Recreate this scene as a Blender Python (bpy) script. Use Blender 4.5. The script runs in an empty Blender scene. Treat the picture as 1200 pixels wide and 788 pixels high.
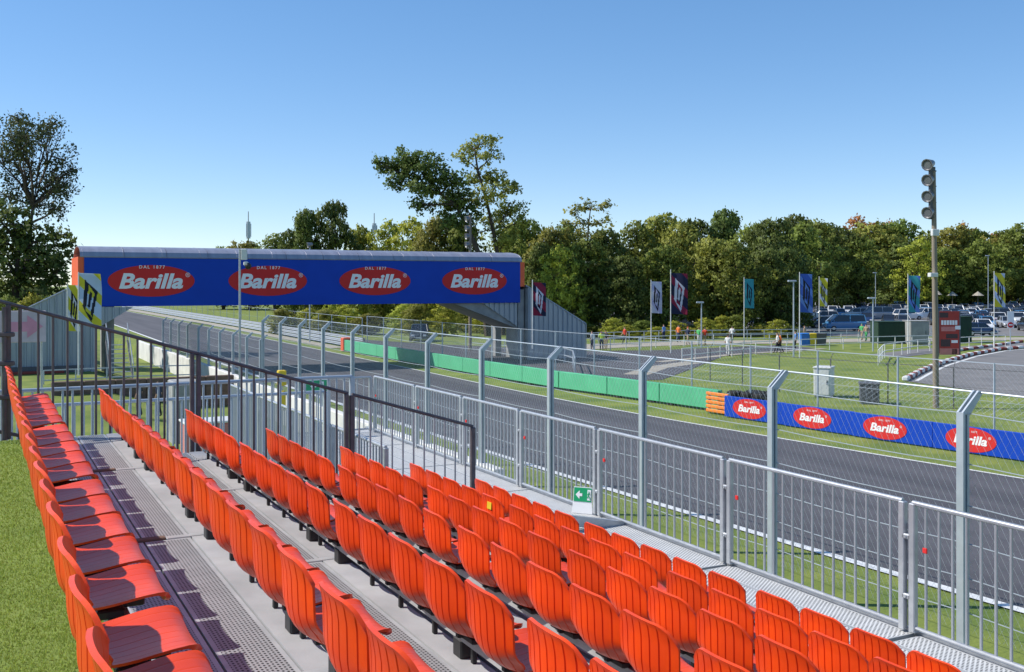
import bpy, math, random
import numpy as np
from mathutils import Vector, Matrix

# ---------------------------------------------------------------- camera, sky, sun, exposure
scn = bpy.context.scene
col = scn.collection
R = math.radians
TH = R(27.44); EYE = 5.7
cd = bpy.data.cameras.new('camera'); cam = bpy.data.objects.new('camera', cd); col.objects.link(cam)
cam.location = (0, 0, EYE); cam.rotation_euler = (R(90), 0, -TH)
cd.sensor_width = 36; cd.lens = 36; cd.shift_y = -61 / 1200
cd.clip_start = 0.1; cd.clip_end = 6000
scn.camera = cam

SUN = Vector((-.85, 0.52, 1.0)).normalized()
SUN_EL = math.asin(SUN.z)
w = bpy.data.worlds.new('World'); scn.world = w; w.use_nodes = True
nt = w.node_tree
sk = nt.nodes.new('ShaderNodeTexSky'); sk.sky_type = 'NISHITA'; sk.sun_disc = False
sk.sun_elevation = SUN_EL; sk.sun_rotation = math.atan2(SUN.x, SUN.y)
sk.air_density = 1.0; sk.dust_density = 0.8; sk.ozone_density = 3.2; sk.altitude = 2500
bg = nt.nodes['Background']; bg.inputs[1].default_value = 0.16
hs_ = nt.nodes.new('ShaderNodeHueSaturation'); hs_.inputs['Saturation'].default_value = 1.26; hs_.inputs['Hue'].default_value = .506
gm_ = nt.nodes.new('ShaderNodeGamma'); gm_.inputs[1].default_value = .72
nt.links.new(sk.outputs[0], hs_.inputs['Color']); nt.links.new(hs_.outputs[0], gm_.inputs[0]); nt.links.new(gm_.outputs[0], bg.inputs[0])
sl = bpy.data.lights.new('sun', 'SUN'); sl.energy = 3.25; sl.angle = R(0.53); sl.color = (1, .955, .88)
so = bpy.data.objects.new('sun', sl); col.objects.link(so)
so.rotation_euler = SUN.to_track_quat('Z', 'Y').to_euler(); so.location = (-40, 20, 60)
scn.view_settings.view_transform = 'Standard'; scn.view_settings.look = 'None'
scn.view_settings.exposure = 0.74; scn.view_settings.gamma = 1
scn.render.engine = 'CYCLES'
scn.render.resolution_x = 1024; scn.render.resolution_y = 672

# ---------------------------------------------------------------- pixel -> place helpers (photo pixels, 1200 wide)
CT, ST = math.cos(TH), math.sin(TH)
def ray(u, v):
    a = (u - 600) / 1200
    return (a * CT + ST, -a * ST + CT, -(v - 333) / 1200)
def atz(u, v, z=0.0):
    d = ray(u, v); k = (z - EYE) / d[2]; return Vector((d[0] * k, d[1] * k, z))
def aty(u, v, y):
    d = ray(u, v); k = y / d[1]; return Vector((d[0] * k, y, EYE + d[2] * k))
def atx(u, v, x):
    d = ray(u, v); k = x / d[0]; return Vector((x, d[1] * k, EYE + d[2] * k))
def atd(u, v, Z):
    d = ray(u, v); return Vector((d[0] * Z, d[1] * Z, EYE + d[2] * Z))

# ---------------------------------------------------------------- materials
MATS = {}
def mat(name, c, rough=.6, metal=0, c2=None, vs=3.0, detail=6, bump=0, bs=40, rnd=0.0, spec=.5, isl=0.0,
        trans=0.0, alpha=1.0, coat=0.0, emit=0, stretch=(1, 1, 1), contrast=(.3, .7)):
    m = bpy.data.materials.new(name); m.use_nodes = True; MATS[name] = m
    t = m.node_tree; n = t.nodes; L = t.links
    b = n['Principled BSDF']
    b.inputs['Roughness'].default_value = rough; b.inputs['Metallic'].default_value = metal
    b.inputs['Specular IOR Level'].default_value = spec
    b.inputs['Coat Weight'].default_value = coat
    if c2 is None: c2 = tuple(x * .8 for x in c)
    tc = n.new('ShaderNodeTexCoord'); mp = n.new('ShaderNodeMapping'); mp.inputs['Scale'].default_value = stretch
    L.new(tc.outputs['Object'], mp.inputs[0])
    nz = n.new('ShaderNodeTexNoise'); nz.inputs['Scale'].default_value = vs; nz.inputs['Detail'].default_value = detail
    L.new(mp.outputs[0], nz.inputs['Vector'])
    cr = n.new('ShaderNodeValToRGB')
    cr.color_ramp.elements[0].position = contrast[0]; cr.color_ramp.elements[1].position = contrast[1]
    cr.color_ramp.elements[0].color = (*c2, 1); cr.color_ramp.elements[1].color = (*c, 1)
    L.new(nz.outputs['Fac'], cr.inputs[0])
    out = cr.outputs[0]
    if rnd or isl:
        hs = n.new('ShaderNodeHueSaturation')
        if rnd:
            oi = n.new('ShaderNodeObjectInfo'); src = oi.outputs['Random']; amt = rnd
        else:
            g = n.new('ShaderNodeNewGeometry'); src = g.outputs['Random Per Island']; amt = isl
        mr = n.new('ShaderNodeMapRange'); mr.inputs['To Min'].default_value = 1 - amt; mr.inputs['To Max'].default_value = 1 + amt
        L.new(src, mr.inputs[0]); L.new(mr.outputs[0], hs.inputs['Value']); L.new(out, hs.inputs['Color']); out = hs.outputs[0]
        if rnd and isl:
            hs2 = n.new('ShaderNodeHueSaturation'); g = n.new('ShaderNodeNewGeometry')
            mr2 = n.new('ShaderNodeMapRange'); mr2.inputs['To Min'].default_value = 1 - isl; mr2.inputs['To Max'].default_value = 1 + isl
            L.new(g.outputs['Random Per Island'], mr2.inputs[0]); L.new(mr2.outputs[0], hs2.inputs['Value'])
            mr3 = n.new('ShaderNodeMapRange'); mr3.inputs['To Min'].default_value = .485; mr3.inputs['To Max'].default_value = .515
            L.new(oi.outputs['Random'], mr3.inputs[0]); L.new(mr3.outputs[0], hs2.inputs['Hue'])
            L.new(out, hs2.inputs['Color']); out = hs2.outputs[0]
    L.new(out, b.inputs['Base Color'])
    if bump:
        nb = n.new('ShaderNodeTexNoise'); nb.inputs['Scale'].default_value = bs; nb.inputs['Detail'].default_value = 4
        L.new(mp.outputs[0], nb.inputs['Vector'])
        bp = n.new('ShaderNodeBump'); bp.inputs['Strength'].default_value = bump; bp.inputs['Distance'].default_value = .02
        L.new(nb.outputs['Fac'], bp.inputs['Height']); L.new(bp.outputs[0], b.inputs['Normal'])
    if trans:
        tr = n.new('ShaderNodeBsdfTranslucent'); L.new(out, tr.inputs[0]); mx = n.new('ShaderNodeMixShader')
        mx.inputs[0].default_value = trans; L.new(b.outputs[0], mx.inputs[1]); L.new(tr.outputs[0], mx.inputs[2])
        L.new(mx.outputs[0], n['Material Output'].inputs[0])
    if emit:
        b.inputs['Emission Color'].default_value = (*c, 1); b.inputs['Emission Strength'].default_value = emit
    return m

mat('seat', (.86, .070, .006), .36, c2=(.70, .050, .008), vs=5.5, detail=10, contrast=(.25, .6), rnd=.13, spec=.45, bump=.05, bs=180)
mat('galv', (.50, .52, .54), .42, .55, c2=(.38, .40, .43), vs=9, rnd=.05)
mat('galv_fence', (.50, .55, .60), .45, .35, c2=(.40, .45, .50), vs=4)
mat('galv_shaded', (.15, .13, .135), .5, .3, c2=(.085, .07, .078), vs=8)  # galvanised steel, its shade and red seat bounce mixed into the colour
mat('deck_panel', (.45, .45, .46), .7, c2=(.32, .32, .33), vs=2.6, detail=8, bump=.06, bs=90, rnd=.05)
mat('beam', (.50, .51, .52), .5, .2, c2=(.38, .39, .40), vs=6, detail=9)
mat('black', (.02, .02, .022), .5)
mat('batten', (.19, .12, .085), .8, c2=(.10, .065, .05), vs=12, stretch=(.3, 3, 1))
mat('steel_dark', (.12, .12, .13), .6, .2)  # plain dark grey steel for posts, brackets, bins and boxes
mat('turf', (.25, .33, .06), .9, c2=(.19, .27, .045), vs=1.5, bump=.6, bs=300)
mat('turf_blade', (.37, .46, .09), .6, c2=(.27, .36, .06), vs=2.0, isl=.3, trans=.3, spec=.2)
mat('grass', (.215, .250, .042), .95, c2=(.105, .160, .024), vs=.55, detail=12, bump=1, bs=14, contrast=(.35, .65))
mat('asphalt', (.098, .094, .103), .85, c2=(.066, .064, .072), vs=.9, detail=10, bump=.25, bs=90, stretch=(1, .035, 1), contrast=(.38, .62))
mat('asphalt_pale', (.21, .20, .195), .9, c2=(.15, .145, .145), vs=.5, detail=10, bump=.2, bs=40)
mat('gravel_path', (.42, .38, .31), .95, c2=(.30, .27, .22), vs=1.1, detail=10, bump=.3, bs=30)
mat('white_paint', (.78, .78, .76), .6, c2=(.60, .60, .58), vs=4, detail=8)
mat('concrete_white', (.74, .73, .70), .8, c2=(.55, .54, .52), vs=1.2, detail=9, bump=.2, bs=20)
mat('concrete', (.36, .36, .35), .85, c2=(.24, .24, .24), vs=1.5, detail=9, bump=.3, bs=25)
mat('corrugated', (.40, .43, .47), .5, .35, c2=(.31, .34, .38), vs=1.2, stretch=(3, 3, .4))
mat('roof_metal', (.40, .40, .46), .42, .5, c2=(.30, .30, .36), vs=.8, stretch=(3, .5, .5))
mat('blue_vinyl', (.004, .058, .45), .6, c2=(.003, .050, .40), vs=.7, spec=.25)
mat('red_vinyl', (.66, .030, .028), .6, c2=(.6, .027, .025), vs=.8, spec=.25)
mat('white_vinyl', (.85, .85, .85), .45, c2=(.8, .8, .8))
mat('orange_end', (.82, .13, .03), .5, c2=(.7, .1, .03), vs=2)
mat('orange_slat', (.86, .27, .03), .5, c2=(.75, .2, .03), vs=2)
mat('green_board', (.10, .47, .25), .6, c2=(.085, .41, .215), vs=1.2, rnd=.06)
mat('green_sign', (.01, .36, .14), .4)
mat('yellow', (.80, .56, .03), .5)
mat('blue_plastic', (.03, .19, .62), .45)
mat('bark', (.10, .075, .052), .95, c2=(.05, .038, .028), vs=3, bump=.8, bs=12, stretch=(3, 3, .6))
mat('pole_wood', (.30, .25, .19), .85, c2=(.19, .155, .12), vs=3, stretch=(4, 4, .3), bump=.3, bs=20)
for nm, a, b2 in [('leaf_dark', (.16, .205, .045), (.095, .13, .032)), ('leaf_mid', (.25, .30, .055), (.14, .18, .037)),
                  ('leaf_olive', (.35, .34, .066), (.21, .22, .048)), ('leaf_yellow', (.48, .48, .065), (.29, .32, .05)),
                  ('leaf_rust', (.50, .21, .055), (.30, .15, .042)), ('leaf_feather', (.11, .135, .05), (.068, .09, .035))]:
    mat(nm, a, .6, c2=b2, vs=.45, detail=4, rnd=.16, isl=.40, trans=.36, spec=.25)
mat('tyre', (.02, .02, .02), .8); mat('rim', (.45, .45, .47), .3, .8)
mat('car_glass', (.018, .024, .034), .06, 0, c2=(.016, .02, .03), spec=.8)
mat('lamp_clear', (.75, .77, .8), .15); mat('lens_glass', (.16, .17, .18), .1, spec=.8); mat('lamp_shell', (.22, .22, .23), .4, .5); mat('lamp_red', (.45, .02, .02), .25)
for nm, c in dict(white=(.72, .73, .74), silver=(.42, .44, .47), dark=(.022, .026, .036), navy=(.02, .045, .13), blue=(.07, .23, .45), grey=(.13, .14, .16), red=(.38, .03, .025)).items():
    mat('car_' + nm, c, .28, .25 if nm in ('silver', 'grey') else 0, c2=c, coat=.6, spec=.5)
mat('skin', (.52, .30, .21), .6); mat('hair', (.05, .03, .02), .8)
for nm, c in dict(white=(.75, .75, .74), hivis=(.62, .85, .05), red=(.62, .06, .03), orange=(.8, .2, .04), blue=(.14, .30, .62), navy=(.03, .04, .09), green=(.10, .50, .16), black=(.03, .03, .035), tan=(.42, .33, .22)).items():
    mat('cloth_' + nm, c, .9, c2=tuple(x * .75 for x in c), vs=5)
for nm, c in dict(teal=(.05, .36, .42), navy=(.012, .014, .055), maroon=(.30, .012, .05), white=(.74, .74, .82), lilac=(.62, .60, .80), yellow=(.68, .62, .04), skyblue=(.55, .66, .84), blue=(.05, .13, .55), lightblue=(.16, .30, .75), ink=(.012, .014, .03)).items():
    mat('flag_' + nm, c, .75, c2=tuple(x * .9 for x in c), vs=2, trans=.22)
mat('poster_red', (.42, .035, .022), .5); mat('poster_dark', (.06, .03, .03), .5); mat('poster_pink', (.62, .22, .2), .5)
mat('cabinet_white', (.70, .70, .68), .5, c2=(.58, .58, .57)); mat('cabinet_green', (.016, .05, .03), .8, c2=(.011, .035, .022))
mat('flower_red', (.30, .045, .035), .8, c2=(.24, .05, .03), vs=6)
mat('sign_pale', (.62, .50, .56), .5); mat('sign_pink', (.72, .30, .42), .5)

def perforated(name, base, holes, sc):
    """aluminium plank with punched holes: round dark recesses on a staggered grid, finer than 10 px"""
    m = mat(name, base, .55, .15, c2=tuple(x * .85 for x in base), vs=4)
    t = m.node_tree; n = t.nodes; L = t.links; b = n['Principled BSDF']
    src = b.inputs['Base Color'].links[0].from_socket
    tc = n.new('ShaderNodeTexCoord'); sx = n.new('ShaderNodeSeparateXYZ'); L.new(tc.outputs['Object'], sx.inputs[0])
    def mth(op, a, bb):
        k = n.new('ShaderNodeMath'); k.operation = op
        for i, q in enumerate((a, bb)):
            if q is None: continue
            if isinstance(q, (int, float)): k.inputs[i].default_value = q
            else: L.new(q, k.inputs[i])
        return k.outputs[0]
    X = mth('MULTIPLY', sx.outputs[0], sc[0]); Y = mth('MULTIPLY', sx.outputs[1], sc[1])
    row = mth('FLOOR', X, None); odd = mth('MULTIPLY', mth('MODULO', mth('ABSOLUTE', row, None), 2.0), .5)
    fx = mth('SUBTRACT', mth('FRACT', X, None), .5); fy = mth('SUBTRACT', mth('FRACT', mth('ADD', Y, odd), None), .5)
    d = mth('ADD', mth('POWER', mth('ABSOLUTE', fx, None), 2.0), mth('POWER', mth('ABSOLUTE', fy, None), 2.0))
    hole = mth('LESS_THAN', d, holes)
    mx = n.new('ShaderNodeMix'); mx.data_type = 'RGBA'; L.new(hole, mx.inputs[0]); L.new(src, mx.inputs[6]); mx.inputs[7].default_value = (.012, .012, .014, 1)
    L.new(mx.outputs[2], b.inputs['Base Color'])
    mt = mth('MULTIPLY', mth('SUBTRACT', 1.0, hole), .15); L.new(mt, b.inputs['Metallic'])
    return m
perforated('grating', (.36, .365, .375), .085, (54, 36))
perforated('walk_plate', (.70, .70, .69), .085, (31, 22))

# ---------------------------------------------------------------- mesh helpers
class MB:
    def __init__(s): s.v = []; s.f = []; s.m = []
    def add(s, vs, fs, mi=0):
        o = len(s.v); s.v += [tuple(p) for p in vs]
        for f in fs: s.f.append(tuple(i + o for i in f)); s.m.append(mi)
        return s
    def box(s, x0, x1, y0, y1, z0, z1, mi=0):
        vs = [(x, y, z) for z in (z0, z1) for y in (y0, y1) for x in (x0, x1)]
        return s.add(vs, [(0, 2, 3, 1), (4, 5, 7, 6), (0, 1, 5, 4), (2, 6, 7, 3), (0, 4, 6, 2), (1, 3, 7, 5)], mi)
    def bevbox(s, x0, x1, y0, y1, z0, z1, b=.02, mi=0):
        pts = lambda d: [(x0 + d, y0 + b), (x0 + b, y0 + d), (x1 - b, y0 + d), (x1 - d, y0 + b), (x1 - d, y1 - b), (x1 - b, y1 - d), (x0 + b, y1 - d), (x0 + d, y1 - b)]
        rings = []
        for z, d in ((z0, b), (z0 + b, 0), (z1 - b, 0), (z1, b)):
            rings.append([(x, y, z) for x, y in ([(x0 + max(d, 0), y0 + b + d), (x0 + b + d, y0 + d), (x1 - b - d, y0 + d), (x1 - d, y0 + b + d), (x1 - d, y1 - b - d), (x1 - b - d, y1 - d), (x0 + b + d, y1 - d), (x0 + d, y1 - b - d)])])
        return s.loft(rings, mi)
    def loft(s, rings, mi=0, cap=True):
        k = len(rings[0]); vs = [p for r in rings for p in r]; fs = []
        for i in range(len(rings) - 1):
            for j in range(k):
                a = i * k + j; b = i * k + (j + 1) % k; fs.append((a, b, b + k, a + k))
        if cap: fs.append(tuple(range(k - 1, -1, -1))); fs.append(tuple(range((len(rings) - 1) * k, len(rings) * k)))
        return s.add(vs, fs, mi)
    def tube(s, pts, r, n=6, mi=0):
        pts = [Vector(p) for p in pts]; rr = r if isinstance(r, (list, tuple)) else [r] * len(pts); rings = []
        for i, p in enumerate(pts):
            d = (pts[min(i + 1, len(pts) - 1)] - pts[max(i - 1, 0)]).normalized()
            a = d.cross(Vector((0, 0, 1)) if abs(d.z) < .95 else Vector((1, 0, 0))).normalized(); b = d.cross(a)
            rings.append([tuple(p + (a * math.cos(2 * math.pi * j / n) + b * math.sin(2 * math.pi * j / n)) * rr[i]) for j in range(n)])
        return s.loft(rings, mi)
    def prism(s, poly, a0, a1, axis='y', mi=0):
        f = {'y': lambda p, q: (p[0], q, p[1]), 'x': lambda p, q: (q, p[0], p[1]), 'z': lambda p, q: (p[0], p[1], q)}[axis]
        return s.loft([[f(p, a0) for p in poly], [f(p, a1) for p in poly]], mi)
    def mesh(s, name, mats, smooth=False):
        me = bpy.data.meshes.new(name); me.from_pydata(s.v, [], s.f)
        for m in (mats if isinstance(mats, (list, tuple)) else [mats]): me.materials.append(MATS[m])
        if len(set(s.m)) > 1: me.polygons.foreach_set('material_index', s.m)
        import bmesh
        bm = bmesh.new(); bm.from_mesh(me); bmesh.ops.recalc_face_normals(bm, faces=bm.faces); bm.to_mesh(me); bm.free()
        if smooth:
            me.shade_smooth()
            try: me.set_sharp_from_angle(angle=R(40))
            except Exception: pass
        me.update(); return me

def ob(name, me, parent=None, loc=(0, 0, 0), rot=(0, 0, 0), scale=(1, 1, 1)):
    o = bpy.data.objects.new(name, me); col.objects.link(o); o.location = loc; o.rotation_euler = rot; o.scale = scale
    if parent is not None: o.parent = parent
    return o
def tag(o, label, cat, group=None):
    o['label'] = label; o['category'] = cat
    if group: o['group'] = group
    return o
def thing(name, label, cat, loc=(0, 0, 0), rz=0, group=None, scale=(1, 1, 1)):
    o = bpy.data.objects.new(name, None); col.objects.link(o); o.empty_display_size = .2
    o.location = loc; o.rotation_euler = (0, 0, rz); o.scale = scale
    return tag(o, label, cat, group)
def struct(o): o['kind'] = 'structure'; return o
def dup(root, loc, rz=0, label=None, cat=None, group=None, scale=None, swap=None):
    r = root.copy(); col.objects.link(r); r.location = loc; r.rotation_euler = (0, 0, rz)
    if scale: r.scale = scale
    if label: r['label'] = label
    if cat: r['category'] = cat
    if group: r['group'] = group
    for ch in list(root.children):
        c = ch.copy(); col.objects.link(c); c.parent = r
        for g in ch.children:
            d = g.copy(); col.objects.link(d); d.parent = c
    return r
UNIT = {}
def unit_bar(mn, kind='box'):
    k = (mn, kind)
    if k not in UNIT:
        m = MB()
        if kind == 'box': m.box(-.5, .5, -.5, .5, 0, 1)
        else: m.tube([(0, 0, 0), (0, 0, 1)], .5, 8)
        UNIT[k] = m.mesh('bar', mn, kind != 'box')
    return UNIT[k]
def bar(name, p, q, w, d, mn, parent, kind='box'):
    p, q = Vector(p), Vector(q); v = q - p
    o = ob(name, unit_bar(mn, kind), parent, p, v.to_track_quat('Z', 'Y').to_euler() if (abs(v.x) + abs(v.y)) > 1e-6 else (0, 0, 0), (w, d, v.length))
    return o
TXT = {}
def text_mesh(s, size, shear=0, off=0, ext=.004, mn='white_vinyl', spacing=1.0):
    k = (s, size, shear, off, ext, mn, spacing)
    if k in TXT: return TXT[k]
    cu = bpy.data.curves.new('lettering', 'FONT'); cu.body = s; cu.size = size; cu.shear = shear; cu.offset = off; cu.extrude = ext
    cu.align_x = 'CENTER'; cu.align_y = 'CENTER'; cu.space_character = spacing; cu.resolution_u = 3
    o = bpy.data.objects.new('lettering', cu); col.objects.link(o)
    dg = bpy.context.evaluated_depsgraph_get(); me = bpy.data.meshes.new_from_object(o.evaluated_get(dg))
    bpy.data.objects.remove(o); bpy.data.curves.remove(cu)
    me.materials.clear(); me.materials.append(MATS[mn]); TXT[k] = me
    return me

# ================================================================= GROUND
def sstep(a, b, x):
    t = np.clip((x - a) / (b - a), 0, 1); return t * t * (3 - 2 * t)
def gz(x, y):
    low = -.8 + 1.15 * float(sstep(44, 60, y)) * (1 - float(sstep(6.5, 9.5, x)))
    return low if x < 12.6 else 0.0
xs = [-900, -300, -120, -60] + [x for x in np.arange(-40, 12.1, 2)] + [12.5, 12.7] + [x for x in np.arange(14, 60, 2.0)] + [70, 90, 120, 160, 220, 300, 500, 900, 2500]
ys = [-300, -120, -60, -30] + list(np.arange(-20, 100, 2.0)) + [110, 130, 160, 200, 260, 340, 500, 900, 2500]
rng = np.random.default_rng(3)
vs = []; fs = []
for j, y in enumerate(ys):
    for i, x in enumerate(xs):
        h = gz(x, y) - .02
        if -38 < x < 12 and -15 < y < 60: h += rng.uniform(-.03, .03)
        vs.append((x, y, h))
nx = len(xs)
for j in range(len(ys) - 1):
    for i in range(nx - 1): a = j * nx + i; fs.append((a, a + 1, a + 1 + nx, a + nx))
me = MB().add(vs, fs).mesh('ground', 'grass', True); struct(ob('ground', me))

def ribbon(left, right, z, mn, name, th=.0):
    m = MB(); k = len(left)
    m.add([(x, y, z) for x, y in left] + [(x, y, z) for x, y in right], [(i, i + 1, k + i + 1, k + i) for i in range(k - 1)])
    return m.mesh(name, mn)
YT = np.array([-40, -10, 0, 5, 11.6, 17, 23.6, 31.2, 40, 50, 61, 80, 110, 142, 190, 234, 300, 420])
NE = np.interp(YT, [-40, 0, 11.6, 23.6, 31.2, 50, 80, 142, 234, 300, 420], [20.6, 17.0, 16.03, 15.41, 15.22, 15.1, 15.3, 16.4, 17.6, 17.0, 6])
FE = np.interp(YT, [-40, 0, 19.7, 31, 40, 50, 61, 80, 142, 234, 300, 420], [32.5, 29.2, 27.08, 26.0, 25.4, 25.4, 25.65, 26, 26.8, 27.3, 26.5, 16])
YD = np.linspace(-40, 420, 230); NE2 = np.interp(YD, YT, NE); FE2 = np.interp(YD, YT, FE)
def sm(a):
    k = np.ones(7) / 7; p = np.pad(a, 3, mode='edge'); return np.convolve(p, k, 'valid')
NE2 = sm(NE2); FE2 = sm(FE2)
road = struct(ob('race_track', ribbon(list(zip(NE2, YD)), list(zip(FE2, YD)), .006, 'asphalt', 'race_track')))
ob('edge_line', ribbon(list(zip(NE2 - .08, YD)), list(zip(NE2 + .18, YD)), .012, 'white_paint', 'edge_line'), road)
ob('edge_line', ribbon(list(zip(FE2 - .10, YD)), list(zip(FE2 + .04, YD)), .012, 'white_paint', 'edge_line'), road)
def poly_sheet(name, pts, z, mn, struct_=True):
    m = MB().add([(x, y, z) for x, y in pts], [tuple(range(len(pts)))]); o = ob(name, m.mesh(name, mn)); return struct(o)
def band(name, pts, width, z, mn):
    P = [Vector((x, y)) for x, y in pts]; Lp = []; Rp = []
    for i, p in enumerate(P):
        d = (P[min(i + 1, len(P) - 1)] - P[max(i - 1, 0)]).normalized(); nrm = Vector((-d.y, d.x)); wd = width[i] if isinstance(width, list) else width
        Lp.append(tuple(p + nrm * wd / 2)); Rp.append(tuple(p - nrm * wd / 2))
    return struct(ob(name, ribbon(Lp, Rp, z, mn, name)))
poly_sheet('service_road', [(30.2, 52), (36, 50), (43, 56), (52, 64), (66, 68.4), (66, 73.5), (52, 72.5), (46, 74), (38, 90), (31, 112), (29.6, 112), (30, 80)], .004, 'asphalt')
band('footpath', [(44, 78), (52, 80), (60, 80.5), (70, 77.5), (82, 75.5), (100, 69), (140, 58)], [5, 6, 6.5, 5.5, 5, 4.5, 4.5], .009, 'gravel_path')
band('concrete_pad', [(36.5, 53.5), (41, 57.5), (47, 60.5)], 1.6, .010, 'gravel_path')
band('pavement', [(44, 61.5), (54, 65.2), (66, 67.4)], .8, .010, 'gravel_path')
poly_sheet('car_park', [(80, 84), (104, 72), (190, 62), (420, 60), (420, 420), (150, 330), (84, 118)], .005, 'asphalt_pale')
poly_sheet('paddock_road', [tuple(atz(u, v)[:2]) for u, v in [(1062, 447), (1078, 438.5), (1100, 429), (1135, 418.5), (1170, 412), (1230, 407), (1300, 404)]] + [(130, 40), (60, 10), (44, 26), (47, 36)], .007, 'asphalt_pale')
band('access_road', [tuple(atz(u, v)[:2]) for u, v in [(1040, 417), (1090, 411), (1150, 407), (1250, 401)]], 3.2, .006, 'asphalt_pale')
# road edge line and kerb stones of the paddock road
kerb_px = [(1062, 446), (1078, 437.5), (1100, 428), (1135, 417.5), (1170, 411), (1230, 406)]
KP = [atz(u, v) for u, v in kerb_px]
band('road_edge_line', [(p.x + .25, p.y - .55) for p in KP], .22, .013, 'white_paint')
def along(P, step):
    out = []; acc = 0
    for a, b in zip(P[:-1], P[1:]):
        l = (b - a).length; t = (-acc) % step
        while t < l:
            out.append((a + (b - a) * (t / l), math.atan2((b - a).y, (b - a).x))); t += step
        acc += l
    return out
pr = bpy.data.objects['paddock_road']
ks_w = MB().bevbox(-.48, .48, -.17, .17, 0, .26, .05).mesh('kerb_stone', 'white_paint')
ks_r = MB().bevbox(-.48, .48, -.17, .17, 0, .25, .05).mesh('kerb_stone', 'flower_red')
for i, (p, a) in enumerate(along(KP, 1.02)):
    if i % 2: ob('kerb_stone', ks_r, pr, (p.x, p.y, 0), (0, 0, a))
    else: ob('kerb_stone', ks_w, pr, (p.x, p.y, 0), (0, 0, a))
ar = bpy.data.objects['access_road']
for i, (p, a) in enumerate(along([atz(u, v) for u, v in [(1124, 411.5), (1160, 406.5), (1200, 401)]], 1.3)):
    ob('kerb_stone', ks_w if i % 2 == 0 else ks_r, ar, (p.x, p.y, 0), (0, 0, a), (1.3, 1, .8))

# ================================================================= GRANDSTAND
P_, R_, A1 = .856, .2606, .237
ZT1 = EYE - .807                       # top of row 1 seat backs
def xk(k): return A1 + (k - 1) * P_
def zt(k): return ZT1 - (k - 1) * R_
def zd(k): return zt(k) - .80          # deck level in front of row k
SEAMS = [1.5, 4.12, 6.74, 9.42]; Y0, Y1 = -1.2, 11.75
gs = thing('grandstand', 'stepped aluminium grandstand floor carrying the red seat rows', 'grandstand')
edges = [Y0] + SEAMS + [Y1]
def plank(s0, s1, L, mn):
    e = .022; m = MB(); X = [s0, s0 + e, s1 - e, s1]; Yv = [0, e, L - e, L]
    vs = [(x, y, 0) for y in Yv for x in X]; fs = []; mi = []
    m.add(vs + [(s0, 0, -.045), (s1, 0, -.045), (s1, L, -.045), (s0, L, -.045)], [])
    for j in range(3):
        for i in range(3): a = j * 4 + i; m.f.append((a, a + 1, a + 5, a + 4)); m.m.append(0 if i == 1 and j == 1 else 1)
    for f in ((16, 17, 3, 2, 1, 0), (17, 18, 15, 11, 7, 3), (18, 19, 12, 13, 14, 15), (19, 16, 0, 4, 8, 12), (19, 18, 17, 16)): m.f.append(f); m.m.append(1)
    return m.mesh('deck_plank', [mn, 'beam'])
for k in range(1, 8):
    x = xk(k); z = zd(k)
    last = k == 7
    for a, b in zip(edges[:-1], edges[1:]):
        if b < 1: continue
        L_ = b - a - .07
        if not last:
            for (s0, s1) in ((.40, .66), (.672, .945)):
                ob('deck_plank', plank(s0, s1, L_, 'grating'), gs, (x, a + .035, z))
            ob('deck_panel', MB().box(.955, 1.108, 0, L_, -.045, .004).mesh('deck_panel', 'deck_panel'), gs, (x, a + .035, z))
            ob('deck_panel', MB().box(1.142, 1.30, 0, L_, -.045, .006).mesh('deck_panel', 'deck_panel'), gs, (x, a + .035, z))
        else:
            for q in range(5):
                ob('deck_plank', plank(.40 + q * .40, .40 + q * .40 + .385, L_, 'walk_plate'), gs, (x, a + .035, z - .10))
    for s in SEAMS:
        if s < 2 or last: continue
        ob('batten', MB().bevbox(.40, .80, -.03, .03, -.03, .016, .006).mesh('batten', 'batten'), gs, (x, s, z))
        ob('joint_plate', MB().bevbox(.80, 1.12, -.032, .032, -.03, .008, .004).mesh('joint_plate', 'beam'), gs, (x, s, z))
        ob('anchor_block', MB().bevbox(-.05, .05, -.05, .05, 0, .10, .008).mesh('anchor_block', 'black'), gs, (x + 1.07, s - .12, z))
        ob('anchor_block', MB().bevbox(-.05, .05, -.05, .05, 0, .10, .008).mesh('anchor_block', 'black'), gs, (x + 1.07, s + .55, z))
    if not last:
        ob('gap_shade_strip', MB().box(1.100, 1.150, 1, Y1, -.075, -.05).mesh('gap_shade_strip', 'black'), gs, (x, 0, z))  # black strip added under the gap to stand for its shade
        ob('riser', MB().box(1.302, 1.32, 1, Y1, -.26, .0).mesh('riser', 'steel_dark'), gs, (x, 0, z))
    # seat beam
    ob('seat_beam', MB().box(.17, .25, 1, Y1 - .3, -.445, -.400).mesh('seat_beam', 'beam'), gs, (x, 0, zt(k)))
ob('underframe', MB().prism([(.2, zd(1) - .06), (xk(7) + 2.4, zd(7) - .06), (xk(7) + 2.4, zd(7) - .2), (.2, zd(1) - .2)], Y1 - .12, Y1 - .04, 'y').mesh('underframe', 'galv'), gs)
for xx in (.4, 2.9, 5.4, 7.6):
    for yy in (Y1 - .08, 6.7, 1.6):
        ob('prop', MB().tube([(xx, yy, -.8), (xx, yy, EYE - 1.7 - .304 * max(0, xx - 1.1) - .1)], .03, 8).mesh('prop', 'galv'), gs)

ORD = ['first', 'second', 'third', 'fourth', 'fifth', 'sixth', 'seventh', 'eighth', 'ninth', 'tenth', 'eleventh', 'twelfth', 'thirteenth', 'fourteenth', 'fifteenth', 'sixteenth', 'seventeenth', 'eighteenth', 'nineteenth', 'twentieth', 'twenty-first', 'twenty-second', 'twenty-third', 'twenty-fourth']
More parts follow.
